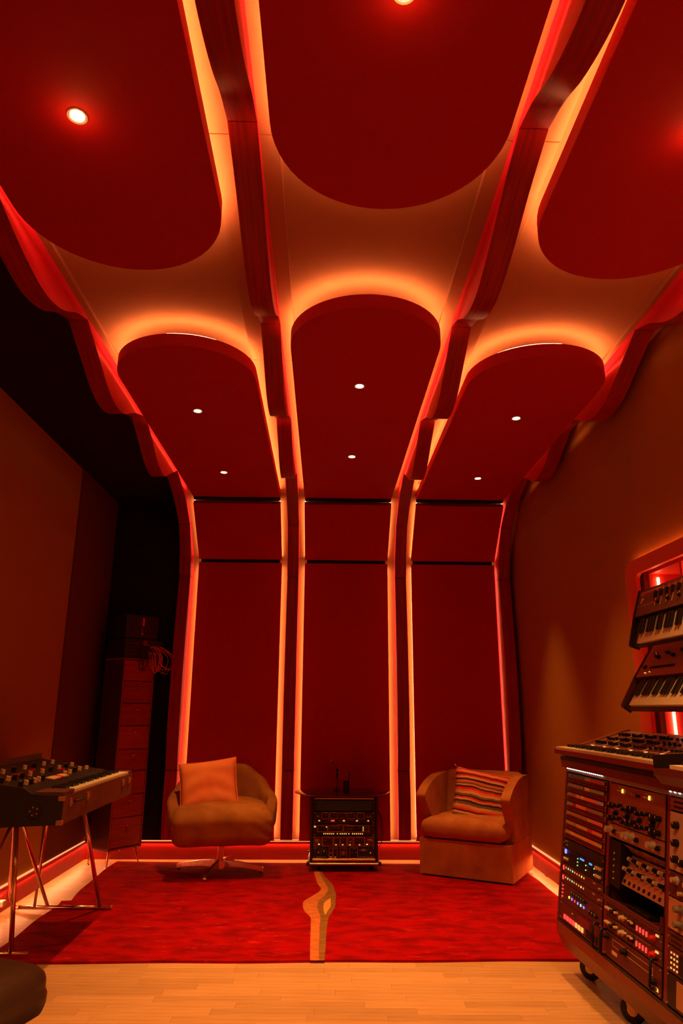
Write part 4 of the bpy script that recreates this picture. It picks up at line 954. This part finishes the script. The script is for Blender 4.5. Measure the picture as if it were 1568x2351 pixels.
hb = SL-y0-.004
u = panel_unit('rack_unit', at(0, y0, hb), UW, hb, 'bottom unit of the far desk bay with a row of lit red buttons', 'rack unit', GR, PANR)
for i in range(7): button(u, .07+.036*i, hb*.28, .022, .020, AMB if i > 3 else REDL)
for i in range(4): button(u, .34+.034*i, hb*.3, .020, .030, BLACKP)
label(u, 'INPUT', .16, hb*.7, .008); button(u, .30, hb*.7, .14, .03, DKR, 'window')
# bay 2
ORP = mat('orange_faceplate', (.42, .09, .035), .4, .2)
u = panel_unit('rack_unit', at(1, .022, .165), UW, .165, 'tall orange faced unit with black knobs and two yellow lamps in the middle desk bay', 'rack unit', GR, ORP)
for y_ in (.018, .070):
    for i, r_ in enumerate((.013, .008, .009, .009, .016, .013, .010, .009, .009, .016, .011)): knob(u, .03+.042*i, y_+.004*(i % 3), r_, BLACKP, .022)
for i in range(4): knob(u, .07+.11*i, .045, .011, BLACKP, .018)
for x in (.12, .36): button(u, x, .140, .008, .016, YEL, 'lamp', .004)
for x in (.09, .33): button(u, x, .138, .055, .006, INK, 'printed_bar', .0004); label(u, 'LEVEL', x, .152, .008)
for i in range(5): button(u, .165+.016*i, .138, .010, .016, SILVER)
button(u, .262, .136, .03, .012, BLACKP)
SP = mat('pale_knob', (.70, .50, .38), .3, .3)
u = panel_unit('rack_unit', at(1, .189, .056), UW, .056, 'slim copper unit with four big pale knobs in the middle desk bay', 'rack unit', GR, mat('copper_faceplate', (.45, .13, .06), .35, .3))
for x in (.022, .185, .225, .40): knob3(u, x, .028, .021, SP, .024)
for x in (.065, .27, .445): knob(u, x, .026, .010, BLACKP, .016)
for i in range(5): knob(u, .09+.018*i, .026, .005, SILVER, .01)
# shelf of small modules
u = empty('module_rack', at(1, .25, .185), 'small knobbed modules under a crumpled shiny cover in the middle desk bay', 'rack unit', GR)
bm = B(); box(bm, (.0, .0, -.2), (.11, .18, -.004)); fin('side_block', bm, BLACKP, u)
for i in range(5): button(u, .055, .03+.025*i, .006, .006, INK, 'printed_dot', -.004)
CRF = mat('copper_module', (.62, .22, .12), .35, .3)
mod = link('module_row', None, u, Matrix.Translation((.10, .022, -.012))@Matrix.Rotation(math.radians(-20), 4, 'X'))
bm = B(); box(bm, (0, 0, -.02), (.375, .125, .0), .002); fin('faceplate', bm, CRF, mod)
for j in range(3):
    for i in range(8): 
        if j == 0: bm = B(); cyl(bm, (.03+.042*i, .016, .0), (.03+.042*i, .016, .003), .008, n=10); fin('socket', bm, BLACKP, mod)
        else: knob3(mod, .03+.043*i+(.01 if j == 2 else 0), .018+.042*j, .013, BLACKP if i % 2 else SP, .022)
bm = B(); n = 12
G = [[bm.verts.new((.11+.355*i/n, .142+.036*j/5, -.060+.05*j/5+.014*mnoise.noise(Vector((i*1.3, j*1.1, 3))))) for j in range(6)] for i in range(n+1)]
for i in range(n):
    for j in range(5): bm.faces.new((G[i][j], G[i+1][j], G[i+1][j+1], G[i][j+1]))
r = bmesh.ops.solidify(bm, geom=bm.faces[:], thickness=.002); fin('crumpled_cover', bm, mat('crumpled_foil', (.85, .42, .28), .25, .5), u)
# drawer slot
u = empty('sliding_tray', at(1, .438, .062), 'black pull-out tray under the small modules in the middle desk bay', 'tray', None)
bm = B(); box(bm, (0, 0, -.2), (UW, .006, .010), .002); fin('tray_floor', bm, PANR, u); bm = B(); box(bm, (0, .0, .0102), (UW, .020, .016), .002); fin('front_lip', bm, PANR, u)
for x in (0, UW-.006): bm = B(); box(bm, (x, .0065, -.2), (x+.006, .055, .008)); fin('side', bm, PANR, u)
bm = B(); box(bm, (.15, .0061, -.12), (.33, .022, -.02), .003); fin('keypad', bm, BLACKP, u); bm = B(); box(bm, (.02, .045, -.21), (UW-.02, .058, -.2)); fin('rear_stop', bm, BLACKM, u)
for k in range(2):
    u = panel_unit('rack_unit', at(1, .502+.054*k, .053), UW, .053, ('upper' if k == 0 else 'lower')+' unit with lit red buttons and pale knobs in the middle desk bay', 'rack unit', GR, PANR)
    for i in range(3): knob(u, .02+.018*i, .028, .006, CREAMK, .014)
    for i in range(3): knob3(u, .085+.085*i, .026, .013, BLACKP if i != 1 else SP, .016)
    for i in range(4): knob(u, .115+.08*i if i < 2 else .20+.02*i, .030, .006, CREAMK, .016)
    for i in range(4): button(u, .29+.026*i, .022, .008, .018, REDL)
    knob3(u, .425, .025, .013, REDPAINT, .014); button(u, .45, .040, .02, .008, AMB); dots(u, [(.10+.013*i, .046) for i in range(24)], SILVER, .0022, 'printed_dots')
hb = SL-.612-.004
u = panel_unit('rack_unit', at(1, .612, hb), UW, hb, 'dark red unit with a pale name label at the foot of the middle desk bay', 'rack unit', GR, PANR)
knob3(u, .035, hb*.78, .013, BLACKP); knob3(u, .20, hb*.66, .015, BLACKP); knob3(u, .44, hb*.4, .013, BLACKP); button(u, .10, hb*.30, .05, .014, CREAMK, 'name_label', .001)
frame_line(u, .08, hb*.55, .42, hb*.8, .001); button(u, .455, hb*.2, .02, .012, AMB, 'label_dot', .001)
# bay 3
u = panel_unit('rack_unit', at(2, .022, .046), UW, .046, 'vented orange blank at the top of the near desk bay', 'rack unit', GR, ORP)
for j in range(2):
    for i in range(5): button(u, .06+.09*i, .014+.017*j, .07, .007, BLACKP, 'slot', .0003)
u = panel_unit('rack_unit', at(2, .072, .20), UW, .20, 'pale unit with a round yellow meter in the near desk bay', 'rack unit', GR, mat('pale_pink_faceplate', (.62, .30, .22), .45))
for x, y_ in ((.055, .155), (.055, .095), (.055, .04), (.105, .035), (.30, .155), (.30, .09), (.30, .04)): knob(u, x, y_, .014, BLACKP, .02)
bm = B(); cyl(bm, (.175, .105, .0015), (.175, .105, .010), .062, n=28); fin('meter_bezel', bm, BLACKP, u, smooth=True)
bm = B(); cyl(bm, (.175, .105, .010), (.175, .105, .0115), .052, n=28); fin('meter_face', bm, LIT('yellow_meter_glow', (1, .62, .04), .9), u)
bm = B(); box(bm, (.174, .08, .0118), (.176, .145, .0124)); fin('meter_needle', bm, BLACKP, u)
u = panel_unit('rack_unit', at(2, .275, .085), UW, .085, 'dark unit with soft round knobs below the yellow meter unit', 'rack unit', GR, PANR)
for i in range(5): knob3(u, .06+.085*i, .06, .015, SP); knob(u, .09+.085*i, .022, .008, CREAMK)
u = panel_unit('rack_unit', at(2, .362, .105), UW, .105, 'tan faced unit with smoky knobs in the near desk bay', 'rack unit', GR, mat('tan_faceplate', (.60, .22, .10), .45))
for i in range(4):
    for j in range(2): knob3(u, .09+.1*i, .03+.048*j, .017, mat('smoky_knob', (.30, .22, .18), .25, .4), .024)
u = panel_unit('rack_unit', at(2, .469, .046), UW, .046, 'vented dark red blank below the tan faced unit', 'rack unit', GR, PANR)
for j in range(2):
    for i in range(5): button(u, .06+.09*i, .014+.017*j, .07, .007, BLACKP, 'slot', .0003)
u = panel_unit('rack_unit', at(2, .517, .085), UW, .085, 'dark unit with yellow printing and a black window in the near desk bay', 'rack unit', GR, PANR)
dots(u, [(.03+.02*(i % 3), .015+.016*(i//3)) for i in range(12)], AMB, .003, 'amber_print'); button(u, .12, .04, .07, .06, BLACKP, 'window'); button(u, .13, .065, .03, .012, LIT('pale_blue_lamp', (.5, .5, 1), 1), 'lamp')
for i in range(4): knob3(u, .22+.065*i, .04, .015, SP)
hb = SL-.604-.004
u = panel_unit('rack_unit', at(2, .604, hb), UW, hb, 'unit with a large pale tan plate at the foot of the near desk bay', 'rack unit', GR, PANK)
button(u, .17, hb/2, .20, hb*.78, mat('tan_faceplate', (.60, .22, .10)), 'pale_plate', .003); knob3(u, .33, hb*.5, .018, BLACKP); knob3(u, .40, hb*.5, .018, BLACKP)
# synthesizers on the desk
T = empty('desk_synthesizer', KBM((1.195, 3.80, 1.0125), (.035, -1, 0), (1, .035, 0)), 'large black synthesizer with crowded brass printed panel on top of the studio desk', 'synthesizer')
L_ = 1.30
slab(T, [(.05, .0), (.40, .0), (.40, .02), (.012, .02), (.03, .01)], .03, L_-.03, BLACKP, 'underside')
slab(T, [(0, .014), (.40, .014), (.40, .05), (.15, .035), (.0, .035)], .010, L_-.010, DKR, 'case')
for x in (0, L_-.010): slab(T, [(-.004, .016), (.41, .012), (.415, .135), (.395, .135), (.14, .058), (-.004, .044)], x, x+.010, mat('amber_wood_cheek', (.42, .17, .04), .35), 'end_cheek', .002)
slab(T, [(.150, .036), (.40, .05), (.40, .125), (.150, .052)], .011, L_-.011, PANR, 'top_panel', 0)
keybed(T, .02, L_-.06, .006, .13, .0355, 36)
cp = on_slope(T, (.150, .0525), (.40, .1255))
for a, c_ in ((.06, .20), (.21, .33), (.34, .47), (.48, .62), (.63, .80), (.81, .95), (.96, 1.12), (1.13, 1.26)): frame_line(cp, a, .02, c_, .235, .0022)
rnd = random.Random(7)
for a, c_ in ((.06, .20), (.21, .33), (.34, .47), (.48, .62), (.63, .80), (.81, .95), (.96, 1.12)):
    nx_ = 4
    for i in range(nx_):
        for j in range(3):
            x = a+.02+(c_-a-.04)*i/(nx_-1); y_ = .055+.065*j
            if rnd.random() < .5: knob(cp, x, y_, .008, BLACKP, .014)
            else:
                bm = B(); box(bm, (x-.005, y_-.009, .0012), (x+.005, y_+.003, .012), .001); fin('slider', bm, BLACKP, cp)
dots(cp, [(.06+.012*i, .245) for i in range(98)]+[(.06+.03*i, .012) for i in range(40)], mat('brass_print', (.75, .40, .12), .5), .0028, 'printed_marks', .0003)
for i in range(9): button(cp, .12+.14*i, .012, .02, .008, AMB, 'lit_button', .003)
T = empty('small_keyboard', KBM((1.125, 2.50, 1.005), (.035, -1, 0), (1, .035, 0)), 'small black keyboard in front of the large desk synthesizer, cut by the right picture edge', 'keyboard')
slab(T, [(.02, .0), (.18, .0), (.18, .02), (.0, .05), (-.004, .03)], .0, .5, mat('dark_red_case', (.10, .014, .012)), 'case')
slab(T, [(.0, .050), (.14, .050), (.20, .105), (.0, .092)], .0, .012, BLACKP, 'end_cheek'); slab(T, [(.0, .050), (.14, .050), (.20, .105), (.0, .092)], .488, .5, BLACKP, 'end_cheek')
slab(T, [(.10, .0305), (.20, .018), (.21, .10), (.12, .085)], .013, .487, PANK, 'top_panel'); keybed(T, .10, .45, .004, .09, .055, 16)
